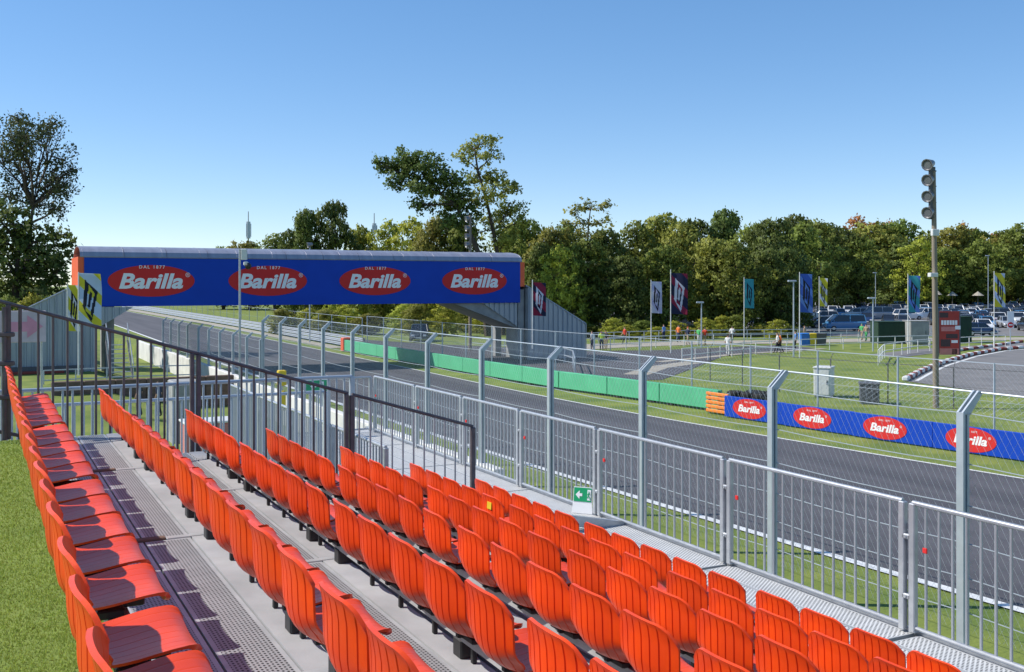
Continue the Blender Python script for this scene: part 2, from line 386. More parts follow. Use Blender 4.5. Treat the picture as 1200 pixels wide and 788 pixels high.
# ---- one seat: shell surface swept along a side profile
PROF = [(.495, -.425), (.500, -.405), (.485, -.388), (.44, -.380), (.38, -.382), (.31, -.390), (.24, -.400), (.175, -.408), (.118, -.412), (.068, -.398), (.034, -.366), (.013, -.318), (.003, -.25), (.001, -.18), (-.001, -.10), (-.010, -.035), (-.018, 0.0)]
PW = [.205, .208, .214, .220, .224, .224, .222, .216, .208, .202, .212, .226, .235, .238, .237, .235, .232]
PROF = [(x if x < .07 else .07 + (x - .07) * .70, z * .855) for x, z in PROF]
arc = [0]
for a, b in zip(PROF[:-1], PROF[1:]): arc.append(arc[-1] + math.dist(a, b))
arc = np.array(arc) / arc[-1]
px_, pz_, pw_ = np.array([p[0] for p in PROF]), np.array([p[1] for p in PROF]), np.array(PW)
def prof(t): return np.interp(t, arc, px_), np.interp(t, arc, pz_), np.interp(t, arc, pw_)
GRO = [-.80, -.533, -.267, 0, .267, .533, .80]
us = {-1.0, 1.0, -.95, .95}
for g in GRO:
    for d in (-.034, -.021, -.008, .008, .021, .034): us.add(round(g + d, 4))
    us.add(round(g + .133, 4)); us.add(round(g - .133, 4))
us = sorted(u for u in us if -1 <= u <= 1)
def gdepth(u):
    d = min(abs(u - g) for g in GRO); return 1.0 if d < .012 else 0.0
TJ = arc[9]
def shell_point(u, t, side):
    """side 0 = rear/under face, 1 = front/top face"""
    vmax = 1 - .105 * max(0, (abs(u) - .48) / .52) ** 2.4 - .012 * u * u; vmin = .07 * max(0, (abs(u) - .6) / .4) ** 2
    tt = vmin + (vmax - vmin) * t
    x, z, hw = prof(tt); x2, z2, _ = prof(min(tt + .01, 1)); x1, z1, _ = prof(max(tt - .01, 0))
    tx, tz = x2 - x1, z2 - z1; l = math.hypot(tx, tz); nx_, nz_ = (-tz / l, tx / l)  # left normal
    ox, oz = nx_, nz_                                # away from the sitter
    backness = float(sstep(TJ - .08, TJ + .12, tt)); 
    cx = (.040 + .060 * float(sstep(TJ + .20, TJ, tt))) * abs(u) ** 2.2 * backness; cz = .022 * u * u * (1 - backness)
    lip = 1 + .7 * float(sstep(.975, 1.0, t)) + .8 * float(sstep(.05, 0, t))
    th = .0045 * lip
    g = gdepth(u) * float(sstep(.03, .09, t)) * float(sstep(1.0, .93, t))
    off = (th - .0055 * g) if side == 0 else -(th - .0008 * g)
    if off < -.02: off = -.02
    y = u * hw
    return (x + cx + ox * off, y, z + cz + oz * off)
def shell(t0, t1, nr, mn, name):
    ts = np.linspace(t0, t1, nr); m = MB(); k = len(us)
    vs = [shell_point(u, t, 0) for t in ts for u in us] + [shell_point(u, t, 1) for t in ts for u in us]
    N = nr * k; fs = []
    for i in range(nr - 1):
        for j in range(k - 1):
            a = i * k + j; fs.append((a, a + 1, a + 1 + k, a + k)); fs.append((N + a, N + a + k, N + a + 1 + k, N + a + 1))
        for j in (0, k - 1): a = i * k + j; fs.append((a, a + k, N + a + k, N + a))
    for i in (0, nr - 1):
        for j in range(k - 1): a = i * k + j; fs.append((a, a + 1, N + a + 1, N + a))
    m.add(vs, fs); return m.mesh(name, mn, True)
me_back = shell(TJ - .03, 1.0, 22, 'seat', 'backrest')
me_pan = shell(0.0, TJ - .03, 15, 'seat', 'seat_pan')
br = MB().bevbox(.11, .31, -.018, .018, -.395, -.366, .004).bevbox(.13, .23, -.13, .13, -.398, -.366, .006).bevbox(.19, .215, -.014, .014, -.535, -.39, .004)
me_br = br.mesh('bracket', 'black')
seat_end_y = 11.38
RN = {1: 'top row beside the artificial turf', 2: 'second row down from the turf', 3: 'third row down from the turf', 4: 'fourth row down from the turf',
      5: 'fifth row down from the turf', 6: 'sixth row, next to bottom', 7: 'bottom row along the perforated walkway'}
sr = random.Random(4)
def vis(x, y, z):
    Z = x * ST + y * CT
    if Z < .4: return False
    u = 600 + 1200 * (x * CT - y * ST) / Z; v = 333 + 1200 * (EYE - z) / Z
    return -60 < u < 1260 and v < 900
for k in range(1, 8):
    y = seat_end_y; i = 0
    while y > .8:
        yc = y - .222
        if vis(xk(k) + .2, yc, zt(k)):
            if i == 0: lb = 'red end seat against the sloping handrail in the ' + RN[k].split(',')[0]
            elif k == 6 and i == 4: lb = 'red seat with a yellow sticker on its back, sixth row down'
            else: lb = 'red seat, %s from the sloping handrail in the %s' % (ORD[i], RN[k].split(',')[0])
            s = thing('stadium_seat', lb, 'seat', (xk(k), yc, zt(k)), sr.uniform(-.022, .022), 'red seats of row %s of the grandstand' % ['', 'one', 'two', 'three', 'four', 'five', 'six', 'seven'][k])
            if i == 0: s['group'] = 'red end seats by the sloping handrail'
            b = ob('backrest', me_back, s, (0, 0, 0), (0, sr.uniform(-.02, .02), 0)); ob('seat_pan', me_pan, s); ob('bracket', me_br, s)
            if k == 6 and i == 4:
                ob('sticker', MB().box(-.004, .004, -.045, .045, -.035, .035).mesh('sticker', 'yellow'), b, (-.009, -.02, -.10), (0, .05, 0))
        i += 1; y -= .492 + (.108 if i % 5 == 0 else 0)

# ---- artificial turf beside the top row
ZTURF = zd(1)
tf = struct(ob('artificial_turf', MB().box(-7, .625, -2, 11.75, ZTURF - .05, ZTURF - .004).mesh('artificial_turf', 'turf')))
tp = tag(ob('turf_platform', MB().box(-7, .60, -2, 11.70, -.9, ZTURF - .06).mesh('turf_platform', 'concrete')), 'raised block under the artificial turf behind the seats', 'platform')
N = 230000
r = np.random.default_rng(7)
y = 2.2 + 9.5 * r.random(N) ** 1.55; x = .56 - (.55 + .32 * y) * r.random(N)
ok = (x > -6.9); x, y = x[ok], y[ok]; N = len(x)
a = r.uniform(0, 2 * np.pi, N); h = r.uniform(.010, .022, N); wd = .0013 + .0003 * y; ln = r.normal(0, .007, (N, 2))
V = np.empty((N, 3, 3))
V[:, 0] = np.c_[x - np.cos(a) * wd, y - np.sin(a) * wd, np.full(N, ZTURF - .006)]
V[:, 1] = np.c_[x + np.cos(a) * wd, y + np.sin(a) * wd, np.full(N, ZTURF - .006)]
V[:, 2] = np.c_[x + ln[:, 0], y + ln[:, 1], ZTURF - .006 + h]
def tri_mesh(name, V, mn, nv=3):
    me = bpy.data.meshes.new(name); n = len(V); me.vertices.add(n * nv); me.vertices.foreach_set('co', V.reshape(-1).astype(np.float32))
    me.loops.add(n * nv); me.loops.foreach_set('vertex_index', np.arange(n * nv, dtype=np.int32))
    me.polygons.add(n); me.polygons.foreach_set('loop_start', np.arange(0, n * nv, nv, dtype=np.int32)); me.update(); me.validate()
    me.materials.append(MATS[mn]); return me
tb = ob('turf_blades', tri_mesh('turf_blades', V, 'turf_blade')); tb['kind'] = 'stuff'; tb['label'] = 'short green blades of the artificial turf'; tb['category'] = 'turf'

# ---- front walkway beyond the seats and landing
wk = thing('walkway', 'perforated aluminium walkway running on past the seat block', 'walkway')
ZW = zd(7) - .10
for a in (11.745, 14.36, 16.98, 19.60):
    for q in range(8):
        ob('deck_plank', plank(0, .385, 2.58, 'walk_plate'), wk, (xk(7) + .40 + (q - 3) * .40, a, ZW))
for xx in (4.7, 7.65):
    for yy in (12, 17, 22): ob('prop', MB().tube([(xx, yy, -.8), (xx, yy, ZW - .05)], .035, 8).mesh('prop', 'galv'), wk)
ob('edge_beam', MB().box(7.76, 7.82, 0, 22.2, -.2, .03).mesh('edge_beam', 'galv'), wk, (0, 0, ZW))

# ---- barrier panels
def barrier(label, p, q, zb, ztop, nb, group=None, mn='galv', name='crowd_barrier', cat='barrier', slope=0.0, br=.027):
    """tubular panel from p to q (xy); rails at zb and ztop, balusters between"""
    p, q = Vector((*p, 0)), Vector((*q, 0)); d = q - p; L = d.length
    t = thing(name, label, cat, (p.x, p.y, zb), math.atan2(d.y, d.x), group); H = ztop - zb; dz = slope * L
    ob('top_rail', MB().tube([(0, 0, H), (L, 0, H + dz)], .024, 10).mesh('top_rail', mn, True), t)
    ob('bottom_rail', MB().tube([(0, 0, .05), (L, 0, .05 + dz)], .020, 8).mesh('bottom_rail', mn, True), t)
    for e, xx in ((0, 0.0), (1, L)):
        ob('end_post', MB().bevbox(xx - .035, xx + .035, -.03, .03, 0 + (dz if e else 0), H - .005 + (dz if e else 0), .008).mesh('end_post', mn), t)
    for i in range(nb):
        f = (i + 1) / (nb + 1)
        ob('baluster', unit_bar(mn, 'tube'), t, (f * L, 0, .05 + dz * f), (0, 0, 0), (br, br, H - .06))
    return t
def clamp(t, L):
    for z in (.30, .86):
        ob('clamp', MB().bevbox(L + .01, L + .11, -.03, .03, z, z + .05, .01).tube([(L + .06, -.045, z + .025), (L + .06, .045, z + .025)], .012).mesh('clamp', 'galv'), t)
JY = [4.2, 6.81, 9.44, 12.25, 14.59, 16.8, 19.05, 21.5]
for jn, (a, b) in enumerate(zip(JY[:-1], JY[1:])):
    onw = b > 13
    t = barrier('galvanised front barrier panel, %s from the closed far end of the walkway' % ORD[6 - jn],
                (7.72, b - .06), (7.72, a + .06), ZW + .02, 3.66, 16, 'galvanised front barrier panels')
    clamp(t, b - a - .12)
    ob('red_tag', MB().bevbox(.14, .19, -.045, -.028, .78, .83, .005).mesh('red_tag', 'red_vinyl'), t)
    ob('stake', MB().tube([(b - a - .06, .03, -.05), (b - a - .06, .03, 1.0)], .02, 8).mesh('stake', 'galv', True), t)
barrier('galvanised barrier panel closing the far end of the walkway', (5.05, 21.55), (7.66, 21.55), ZW + .02, 3.64, 16)
for jn, (a, b) in enumerate(zip(JY[3:-1], JY[4:])):
    barrier('galvanised barrier panel on the inner edge of the far walkway, %s from the stair landing' % ORD[jn], (4.58, b - .06), (4.58, a + .06), ZW + .02, 3.62, 18, 'galvanised inner barrier panels')
# grey railings on the stair landing beyond the end handrail
barrier('long grey railing on the stair landing behind the sloping handrail', (.0, 13.4), (4.5, 13.4), 2.95, 4.44, 40, mn='galv_fence')
barrier('lower grey railing on the stair landing, behind the first railing', (-.6, 14.6), (4.5, 14.6), 2.7, 4.12, 44, mn='galv_fence')
ld = thing('stair_landing', 'steel stair landing behind the sloping handrail', 'landing', (0, 0, 2.62))
for q in range(8): ob('deck_plank', MB().box(0, 4.5, 0, .36, -.05, 0).mesh('deck_plank', 'walk_plate'), ld, (0, 12.1 + q * .37, 0))
for xx in (.2, 4.3):
    for yy in (12.3, 14.9): ob('leg', MB().tube([(xx, yy, -3.4), (xx, yy, -.05)], .035, 8).mesh('leg', 'galv'), ld)
# sloping galvanised handrail with shade painted into its colour, at the end of the seat block
hr = thing('handrail', 'sloping handrail in shade-darkened colour with thin bars at the end of the seat rows', 'handrail', (0, 11.92, 0))
def hz(x): return 5.575 - .3035 * x
ob('top_rail', MB().tube([(-.6, 0, hz(-.6)), (3.95, 0, hz(3.95))], .021, 10).mesh('top_rail', 'galv_shaded', True), hr)
ob('top_rail', MB().tube([(4.0, 0, hz(4.0)), (5.62, 0, hz(5.62))], .021, 10).mesh('top_rail', 'galv_shaded', True), hr)
ob('bottom_rail', MB().tube([(-.6, 0, hz(-.6) - 1.38), (5.62, 0, hz(5.62) - 1.22)], .02, 8).mesh('bottom_rail', 'galv_shaded', True), hr)
for xx, ww in ((.26, .05), (.37, .035), (2.12, .045), (2.19, .05), (3.93, .05), (4.0, .06), (5.62, .06)):
    ob('post', MB().bevbox(xx - ww / 2, xx + ww / 2, -.03, .03, hz(xx) - 1.42, hz(xx) - .01, .008).mesh('post', 'galv_shaded'), hr)
xx = -.45
while xx < 5.55:
    if min(abs(xx - q) for q in (.26, .37, 2.12, 2.19, 3.93, 4.0)) > .06:
        ob('baluster', unit_bar('galv_shaded' if xx < 4.0 else 'galv', 'tube'), hr, (xx, 0, hz(xx) - 1.34), (0, 0, 0), (.025, .025, 1.33))  # lit bars keep the plain metal, the others carry painted shade
    xx += .142
ob('side_post', MB().tube([(.22, -.06, ZTURF - .1), (.22, -.06, 5.46)], .024, 8).mesh('side_post', 'galv_shaded', True), hr)
for z in (4.5, 4.85, 5.15): ob('coupler', MB().bevbox(.12, .32, -.09, -.03, z, z + .05, .01).mesh('coupler', 'galv_shaded'), hr)

# ---- exit signs
def exit_sign(label, loc, rz, tilt, foot):
    t = thing('exit_sign', label, 'sign', loc, rz)
    W, Hh, z0 = (.26, .20, .16) if foot else (.34, .19, 0)
    def T(m): return m
    if foot: ob('white_base', MB().prism([(-.155, 0), (.155, 0), (.14, .17), (-.14, .17)], -.004, .004, 'y').mesh('white_base', 'white_vinyl'), t, rot=(tilt, 0, 0))
    pn = ob('panel', MB().box(-W / 2 - .008, W / 2 + .008, -.006, .006, z0, z0 + Hh + .01).mesh('panel', 'white_vinyl'), t, rot=(tilt, 0, 0))
    ob('green_field', MB().box(-W / 2, W / 2, -.010, -.007, z0 + .005, z0 + Hh).mesh('green_field', 'green_sign'), pn)
    zc = z0 + Hh / 2; s = Hh
    ar_ = [(-.42, 0), (-.12, .3), (-.12, .1), (.08, .1), (.08, -.1), (-.12, -.1), (-.12, -.3)]
    ob('arrow', MB().prism([(a * s - .02, zc + b * s) for a, b in ar_], -.014, -.011, 'y').mesh('arrow', 'white_vinyl'), pn)
    man = MB().prism([(.36 * s, zc - .36 * s), (.62 * s, zc - .36 * s), (.62 * s, zc + .38 * s), (.36 * s, zc + .38 * s)], -.013, -.011, 'y')
    ob('door_mark', man.mesh('door_mark', 'white_vinyl'), pn)
    fig = MB().tube([(.46 * s, -.015, zc + .24 * s), (.46 * s, -.016, zc + .25 * s)], .05 * s, 8)
    for a, b in (((.46, .18), (.44, -.04)), ((.44, -.04), (.36, -.2)), ((.44, -.04), (.54, -.15)), ((.54, -.15), (.56, -.3)), ((.46, .14), (.36, .02)), ((.46, .14), (.57, .04))):
        fig.tube([(a[0] * s, -.015, zc + a[1] * s), (b[0] * s, -.015, zc + b[1] * s)], .03 * s, 6)
    ob('running_figure', fig.mesh('running_figure', 'green_sign'), pn)
    return t
p = atx(682, 597, 7.60)
exit_sign('green and white exit sign leaning at the foot of a front barrier', (7.60, p.y, ZW + .005), R(-50), R(-8), True)
exit_sign('green exit sign with left arrow on the far end barrier', (6.40, 21.44, 3.385), 0, 0, False).scale = (1.35, 1.35, 1.3)

# ================================================================= TRACK WALL AND DEBRIS FENCE
wl = thing('track_wall', 'white concrete wall along the near side of the track', 'wall', (12.6, 0, 0))
y = -3.0
while y < 96:
    ob('wall_block', MB().bevbox(-.16, .16, y + .008, y + 3.99, -.95, .64 if y > 24 else .38, .025).mesh('wall_block', 'concrete_white'), wl); y += 4.0
fn = thing('debris_fence', 'tall galvanised track fence with bent post tops and wire mesh', 'fence', (12.6, 0, 0))
fs_ = thing('debris_fence', 'shorter run of track fence continuing under the footbridge', 'fence', (12.6, 0, 0))
PT = [2.1, 6.1, 10.13, 14.14, 18.19, 22.19, 26.13, 30.09, 33.86, 37.48, 41.25, 44.77, 48.06, 51.44]
PS = [51.9, 54.97, 58.29, 61.87, 65.2, 68.57, 72.59, 75.99, 79.51, 83.13]
def fence_run(t, ys, zbend, tip, mesh_cell, wire):
    m = MB()
    m.box(-.065, -.02, -.06, .06, .34, zbend); m.box(.02, .065, -.06, .06, .34, zbend); m.box(-.02, .02, -.02, .02, .34, zbend - .01)
    d = Vector((tip[0], 0, tip[1]))
    for oy in (-.055, .025):
        o = len(m.v)
        m.loft([[(-.065, oy, zbend), (.065, oy, zbend - .07), (.065, oy + .03, zbend - .07), (-.065, oy + .03, zbend)],
                [(-.065 + tip[0], oy, zbend + tip[1]), (.03 + tip[0], oy, zbend + tip[1] - .03), (.03 + tip[0], oy + .03, zbend + tip[1] - .03), (-.065 + tip[0], oy + .03, zbend + tip[1])]])
    me = m.mesh('post', 'galv_fence')
    for y in ys: ob('post', me, t, (0, y, 0))
    zs = [.95, 1.45, 1.95, 2.5, 3.1] if zbend > 3 else [.95, 1.45, 1.95, 2.4]
    for a, b in zip(ys[:-1], ys[1:]):
        L = b - a
        sag = lambda f: -.035 * 4 * f * (1 - f)
        for z, ox in [(z, .05) for z in zs] + [(zbend - .02, .07)]:
            ob('cable', MB().tube([(ox, a + L * f, z + sag(f)) for f in (0, .25, .5, .75, 1)], .0075, 5).mesh('cable', 'galv_fence'), t)
        ob('top_cable', MB().tube([(tip[0] - .02, a + L * f, zbend + tip[1] - .03) for f in (0, .5, 1)], .016, 6).mesh('top_cable', 'galv_fence'), t)
        # mesh wires: two families of real diagonal wires
        mm = MB(); H = zbend - .66; sl_ = 1.65; cw = mesh_cell
        n = int((L + H / sl_) / cw) + 1
        for fam in (0, 1):
            for i in range(n):
                y0 = i * cw - H / sl_ + .03      # y at bottom for rising family
                y1 = y0 + H / sl_
                c0, c1 = max(y0, 0), min(y1, L)
                if c1 - c0 < .02: continue
                z0, z1 = (c0 - y0) * sl_, (c1 - y0) * sl_
                if fam: c0, c1 = L - c0, L - c1
                mm.tube([(.075 + .004 * fam, a + c0, .66 + z0), (.075 + .004 * fam, a + c1, .66 + z1)], wire, 3)
        # inclined top strip
        tl = math.hypot(*tip); nt_ = int(L / cw)
        for fam in (0, 1):
            for i in range(nt_):
                ya = a + i * cw; yb = ya + (tl / sl_) * (1 if fam == 0 else -1)
                if not (a <= yb <= b): continue
                mm.tube([(.07, ya, zbend), (tip[0] - .02, yb, zbend + tip[1] - .03)], wire, 3)
        ob('mesh_panel', mm.mesh('mesh_panel', 'galv_fence'), t)
fence_run(fn, PT, 3.85, (.34, .30), .125, .0017)
fence_run(fs_, PS, 2.85, (.34, .28), .16, .0022)

# ================================================================= FAR SIDE BOARDS
BM = MB().bevbox(-.06, .06, -1.672, 1.672, .02, .90, .012).mesh('board_face', 'blue_vinyl')
def ellipse(rx, rz, th, mn, name='oval'):
    n = 48; return MB().prism([(rx * math.cos(2 * math.pi * i / n), rz * math.sin(2 * math.pi * i / n)) for i in range(n)], 0, th, 'y').mesh(name, mn)
OV_S = ellipse(.92, .41, -.006, 'red_vinyl'); OV_B = ellipse(2.62, 1.0, -.02, 'red_vinyl')
def logo(parent, loc, rz, s, mesh_ov, d):
    """red oval with white lettering on a face looking towards local -y"""
    e = ob('oval', mesh_ov, parent, loc, (0, 0, rz))
    ob('lettering', text_mesh('Barilla', .425 * s, .24, .014 * s, .002), e, (-.03 * s, -d - .003, -.02 * s), (R(90), 0, 0), (1.20, 1.0, 1))
    ob('lettering', text_mesh('DAL 1877', .095 * s, 0, .001 * s, .002, spacing=1.35), e, (0, -d - .003, .285 * s), (R(90), 0, 0))
    ob('lettering', text_mesh('®', .13 * s, 0, 0, .002), e, (.72 * s, -d - .003, .12 * s), (R(90), 0, 0))
BA = [(28.62, 36.0), (28.63, 33.0), (28.95, 29.7), (29.25, 26.3), (29.62, 22.9), (30.02, 19.5), (30.4, 16.1)]
for i, yc in enumerate([33.2, 29.87, 26.52, 23.17, 19.82, 16.47]):
    xc = float(np.interp(yc, [b[1] for b in BA][::-1], [b[0] for b in BA][::-1])); ang = math.atan2(.115, 1)
    t = thing('advertising_board', 'blue trackside board with red oval, %s from the orange slatted barrier' % ORD[i], 'advertising board', (xc, yc, 0), ang, 'blue trackside boards with red ovals')
    ob('board_face', BM, t)
    logo(t, (-.066, .25, .47), R(-90), .95, OV_S, .006)
og = thing('guardrail_end', 'orange slatted barrier end between green and blue boards', 'barrier', (28.62, 35.64, 0), .06)
for q in range(5): ob('slat', MB().bevbox(-.05, .05, -.72, .70, .05 + q * .185, .05 + q * .185 + .15, .03).mesh('slat', 'orange_slat'), og)
for yy in (-.6, .6): ob('post', MB().box(.06, .16, yy - .05, yy + .05, 0, .95).mesh('post', 'galv_fence'), og)
GB = [(29.4, 34.2), (29.0, 38), (28.45, 43.3), (27.75, 48), (27.5, 56), (27.45, 65), (27.3, 80.4)]
gy = 36.2; i = 0
while gy < 80:
    L = 3.9; x0 = np.interp(gy, [g[1] for g in GB], [g[0] for g in GB]); x1 = np.interp(gy + L, [g[1] for g in GB], [g[0] for g in GB])
    t = thing('barrier_block', 'green safety barrier block, %s from the orange slatted barrier' % ORD[i], 'safety barrier', (x0, gy, 0), math.atan2(-(x1 - x0), L), 'green safety barrier blocks')
    ob('cover', MB().bevbox(-.06, .22, .01, L - .005, .09, .97, .02).mesh('cover', 'green_board', True), t)
    ob('skid', MB().box(-.03, .2, .5, .9, 0, .092).mesh('skid', 'black'), t); ob('skid', MB().box(-.03, .2, L - .9, L - .5, 0, .092).mesh('skid', 'black'), t)
    gy += L + .012; i += 1
t = tag(ob('barrier_end', MB().bevbox(-.12, .8, 0, .75, 0, 1.15, .05).mesh('barrier_end', 'orange_end'), None, (27.3, gy + .1, 0)), 'orange end block of the green barrier under the footbridge', 'safety barrier')
tt_ = thing('tyre_stack', 'low stack of black tyres behind the green barrier end', 'tyres', (30.6, 36.8, 0))
for q, (a, b) in enumerate([(0, 0), (.2, -.7), (.35, -1.35), (.9, -.2), (1.0, -.9)]):
    for z in (0, .28, .56):
        n = 16; m = MB(); rings = []
        for j in range(n + 1):
            an = 2 * math.pi * j / n; rings.append([((.30 + .1 * math.cos(w_)) * math.cos(an), (.30 + .1 * math.cos(w_)) * math.sin(an), .13 + .13 * math.sin(w_)) for w_ in np.linspace(0, 2 * math.pi, 8, endpoint=False)])
        m.loft(rings, 0, False); ob('tyre', m.mesh('tyre', 'tyre', True), tt_, (a, b, z))
# armco beyond the footbridge, far side
ag = thing('guardrail', 'long triple steel guardrail beside the track beyond the footbridge', 'guardrail')
ya = np.arange(84, 262, 4.0); xa = np.interp(ya, [84, 142, 234, 262], [29.2, 30.2, 30.8, 30.0])
for z in (.28, .62, .96):
    m = MB(); rings = [[(x - .04, y, z - .14), (x + .02, y, z - .1), (x - .04, y, z), (x + .02, y, z + .1), (x - .04, y, z + .14), (x + .06, y, z)] for x, y in zip(xa, ya)]
    m.loft(rings); ob('rail', m.mesh('rail', 'galv'), ag)
pm = MB().box(-.05, .05, -.06, .06, 0, 1.1).mesh('post', 'galv')
for x, y in zip(xa, ya): ob('post', pm, ag, (x + .13, y, 0))
poly_sheet('run_off', [(27.6, 88), (29.0, 88), (30.0, 142), (30.6, 234), (29.8, 262), (28.0, 262), (28.2, 142)], .011, 'gravel_path')

def far_fence(label, pts, h, mn, rails=2, post=.06, cell=.30, wire=.003, gap=4.0, mesh=True, brace=False):
    t = thing('wire_fence', label, 'fence'); P = [Vector((x, y, 0)) for x, y in pts]
    st = along(P, gap); pm = MB().tube([(0, 0, 0), (0, 0, h)], post / 2, 6).mesh('post', mn)
    if brace: pm = MB().tube([(0, 0, 0), (0, 0, h), (.25, .1, h + .28)], post / 2, 6).mesh('post', mn)
    for p, a in st: ob('post', pm, t, (p.x, p.y, 0))
    for (p, a), (q, b) in zip(st[:-1], st[1:]):
        for i in range(rails):
            z = h - .02 - i * (h * .45)
            bar('rail', (p.x, p.y, z), (q.x, q.y, z), .03 if i == 0 else .012, .03 if i == 0 else .012, mn, t)
        if mesh:
            m = MB(); L = (q - p).length; d = (q - p).normalized(); n = int((L + h) / cell)
            for fam in (0, 1):
                for i in range(n):
                    y0 = i * cell - h; c0, c1 = max(y0, 0), min(y0 + h, L)
                    if c1 - c0 < .03: continue
                    z0, z1 = c0 - y0, c1 - y0
                    a0, a1 = (c0, c1) if fam == 0 else (L - c0, L - c1)
                    A = p + d * a0; B = p + d * a1; m.tube([(A.x, A.y, .05 + z0 * .96), (B.x, B.y, .05 + z1 * .96)], wire, 3)
            if m.v: ob('mesh_panel', m.mesh('mesh_panel', mn), t)
    return t
far_fence('wire mesh fence standing behind the blue and green boards', [(33.3, 8), (32.4, 14), (31.4, 22), (30.9, 30), (30.6, 38), (30.0, 46), (29.6, 56), (29.5, 84)], 2.95, 'galv_fence', 2, .08, .22, .0030)
far_fence('wire fence on the grass bank beyond the footbridge', [(31.2, 90), (32.5, 142), (33.2, 230)], 2.6, 'galv_fence', 2, .07, mesh=False, gap=5)
far_fence('thin dark wire fence with slanted post tops on the lawn', [(41, 26), (38.5, 36), (37.5, 42), (38.2, 50)], 1.9, 'steel_dark', 3, .06, mesh=False, gap=3.2, brace=True)

# low tubular crowd rails along paths
def crowd_rail(label, pts, gap=1.9, h=1.05, mn='galv_fence'):
    t = thing('path_railing', label, 'railing'); st = along([Vector((x, y, 0)) for x, y in pts], gap)
    pm = MB().tube([(0, 0, 0), (0, 0, h)], .036, 6).mesh('post', mn)
    for p, a in st: ob('post', pm, t, (p.x, p.y, 0))
    for (p, _), (q, _) in zip(st[:-1], st[1:]):
        for z in (h - .02, h * .5): bar('rail', (p.x, p.y, z), (q.x, q.y, z), .06, .06, mn, t)
crowd_rail('low grey post and rail fence along the far side of the footpath', [(45, 82.5), (60, 84), (70, 81.3), (82, 78.5), (97, 73)])
crowd_rail('low grey post and rail fence between footpath and access road', [(46, 73.5), (60, 76.5), (72, 73.5), (88, 70)], mn='white_paint')
crowd_rail('low grey post and rail fence along the lawn edge', [(45, 60), (55, 64.2), (67, 66.0), (80, 64.5)], mn='white_paint')
crowd_rail('low grey post and rail fence beside the flower kerb', [(56, 52), (62, 57), (70, 60.5), (84, 62.5)], 2.0, mn='white_paint')
crowd_rail('low grey post and rail fence at the edge of the service road', [(33, 55), (37, 62), (40, 72), (38, 84)], 2.6)

# ================================================================= FOOTBRIDGE
YB, D = 68.0, 5.0
xL, xR = 5.67, 36.0
ZB, ZTOP = 4.30, 7.36
fb = thing('footbridge', 'covered footbridge over the track with blue fascia and curved metal roof', 'footbridge', (0, YB, 0))
fa = ob('fascia', MB().box(xL, xR, 0, .12, ZB, ZTOP).mesh('fascia', 'blue_vinyl'), fb)
for u in (178, 314.5, 440, 556.5):
    p = aty(u, 329, YB); logo(fa, (p.x, -.004, p.z - .02), 0, 3.05, OV_B, .02)
ob('rear_fascia', MB().box(xL, xR, D - .12, D, ZB, ZTOP).mesh('rear_fascia', 'blue_vinyl'), fb)
ob('deck_slab', MB().box(xL, xR, .13, D - .13, ZB + .05, ZB + .4).mesh('deck_slab', 'concrete'), fb)
ob('end_panel', MB().box(xL - .35, xL - .01, .05, D - .05, ZB + .6, ZTOP + .02).mesh('end_panel', 'orange_end'), fb)
ob('end_panel', MB().box(xR + .01, xR + .40, .05, D - .05, ZB + 1.2, ZTOP - .02).mesh('end_panel', 'orange_end'), fb)
nseg = 10; xcur = xL - .25; seg = (xR - xL + .4) / 12
for i in range(12):
    prof_ = []
    for j in range(nseg + 1):
        a = math.pi * j / nseg; prof_.append((D / 2 - (D / 2 + .05) * math.cos(a), ZTOP + .03 + .72 * math.sin(a) ** .75))
    inner = [(y * .985 + .03, z - .05) for y, z in prof_[::-1]]
    ob('roof_sheet', MB().prism(prof_ + inner, xcur + .012, xcur + seg - .012, 'x').mesh('roof_sheet', 'roof_metal', True), fb); xcur += seg
for xx in np.linspace(xL - .1, xR + .05, 14):
    pr_ = [(xx, D / 2 - (D / 2 + .07) * math.cos(math.pi * j / 10), ZTOP + .035 + .72 * math.sin(math.pi * j / 10) ** .75) for j in range(11)]
    ob('roof_rib', MB().tube(pr_, .006, 4).mesh('roof_rib', 'roof_metal'), fb)
for xx in (xR + .15,):
    ob('pier', MB().bevbox(xx - .22, xx + .3, .2, 1.0, 0, ZB + 1.0, .03).mesh('pier', 'concrete'), fb); ob('pier', MB().bevbox(xx - .22, xx + .3, D - 1, D - .2, 0, ZB + 1.0, .03).mesh('pier', 'concrete'), fb)
for xx in (7.2,):
    ob('pier', MB().bevbox(xx - .22, xx + .3, .9, 1.6, 0, ZB, .03).mesh('pier', 'concrete'), fb); ob('pier', MB().bevbox(xx - .22, xx + .3, D - 1.6, D - .9, 0, ZB, .03).mesh('pier', 'concrete'), fb)
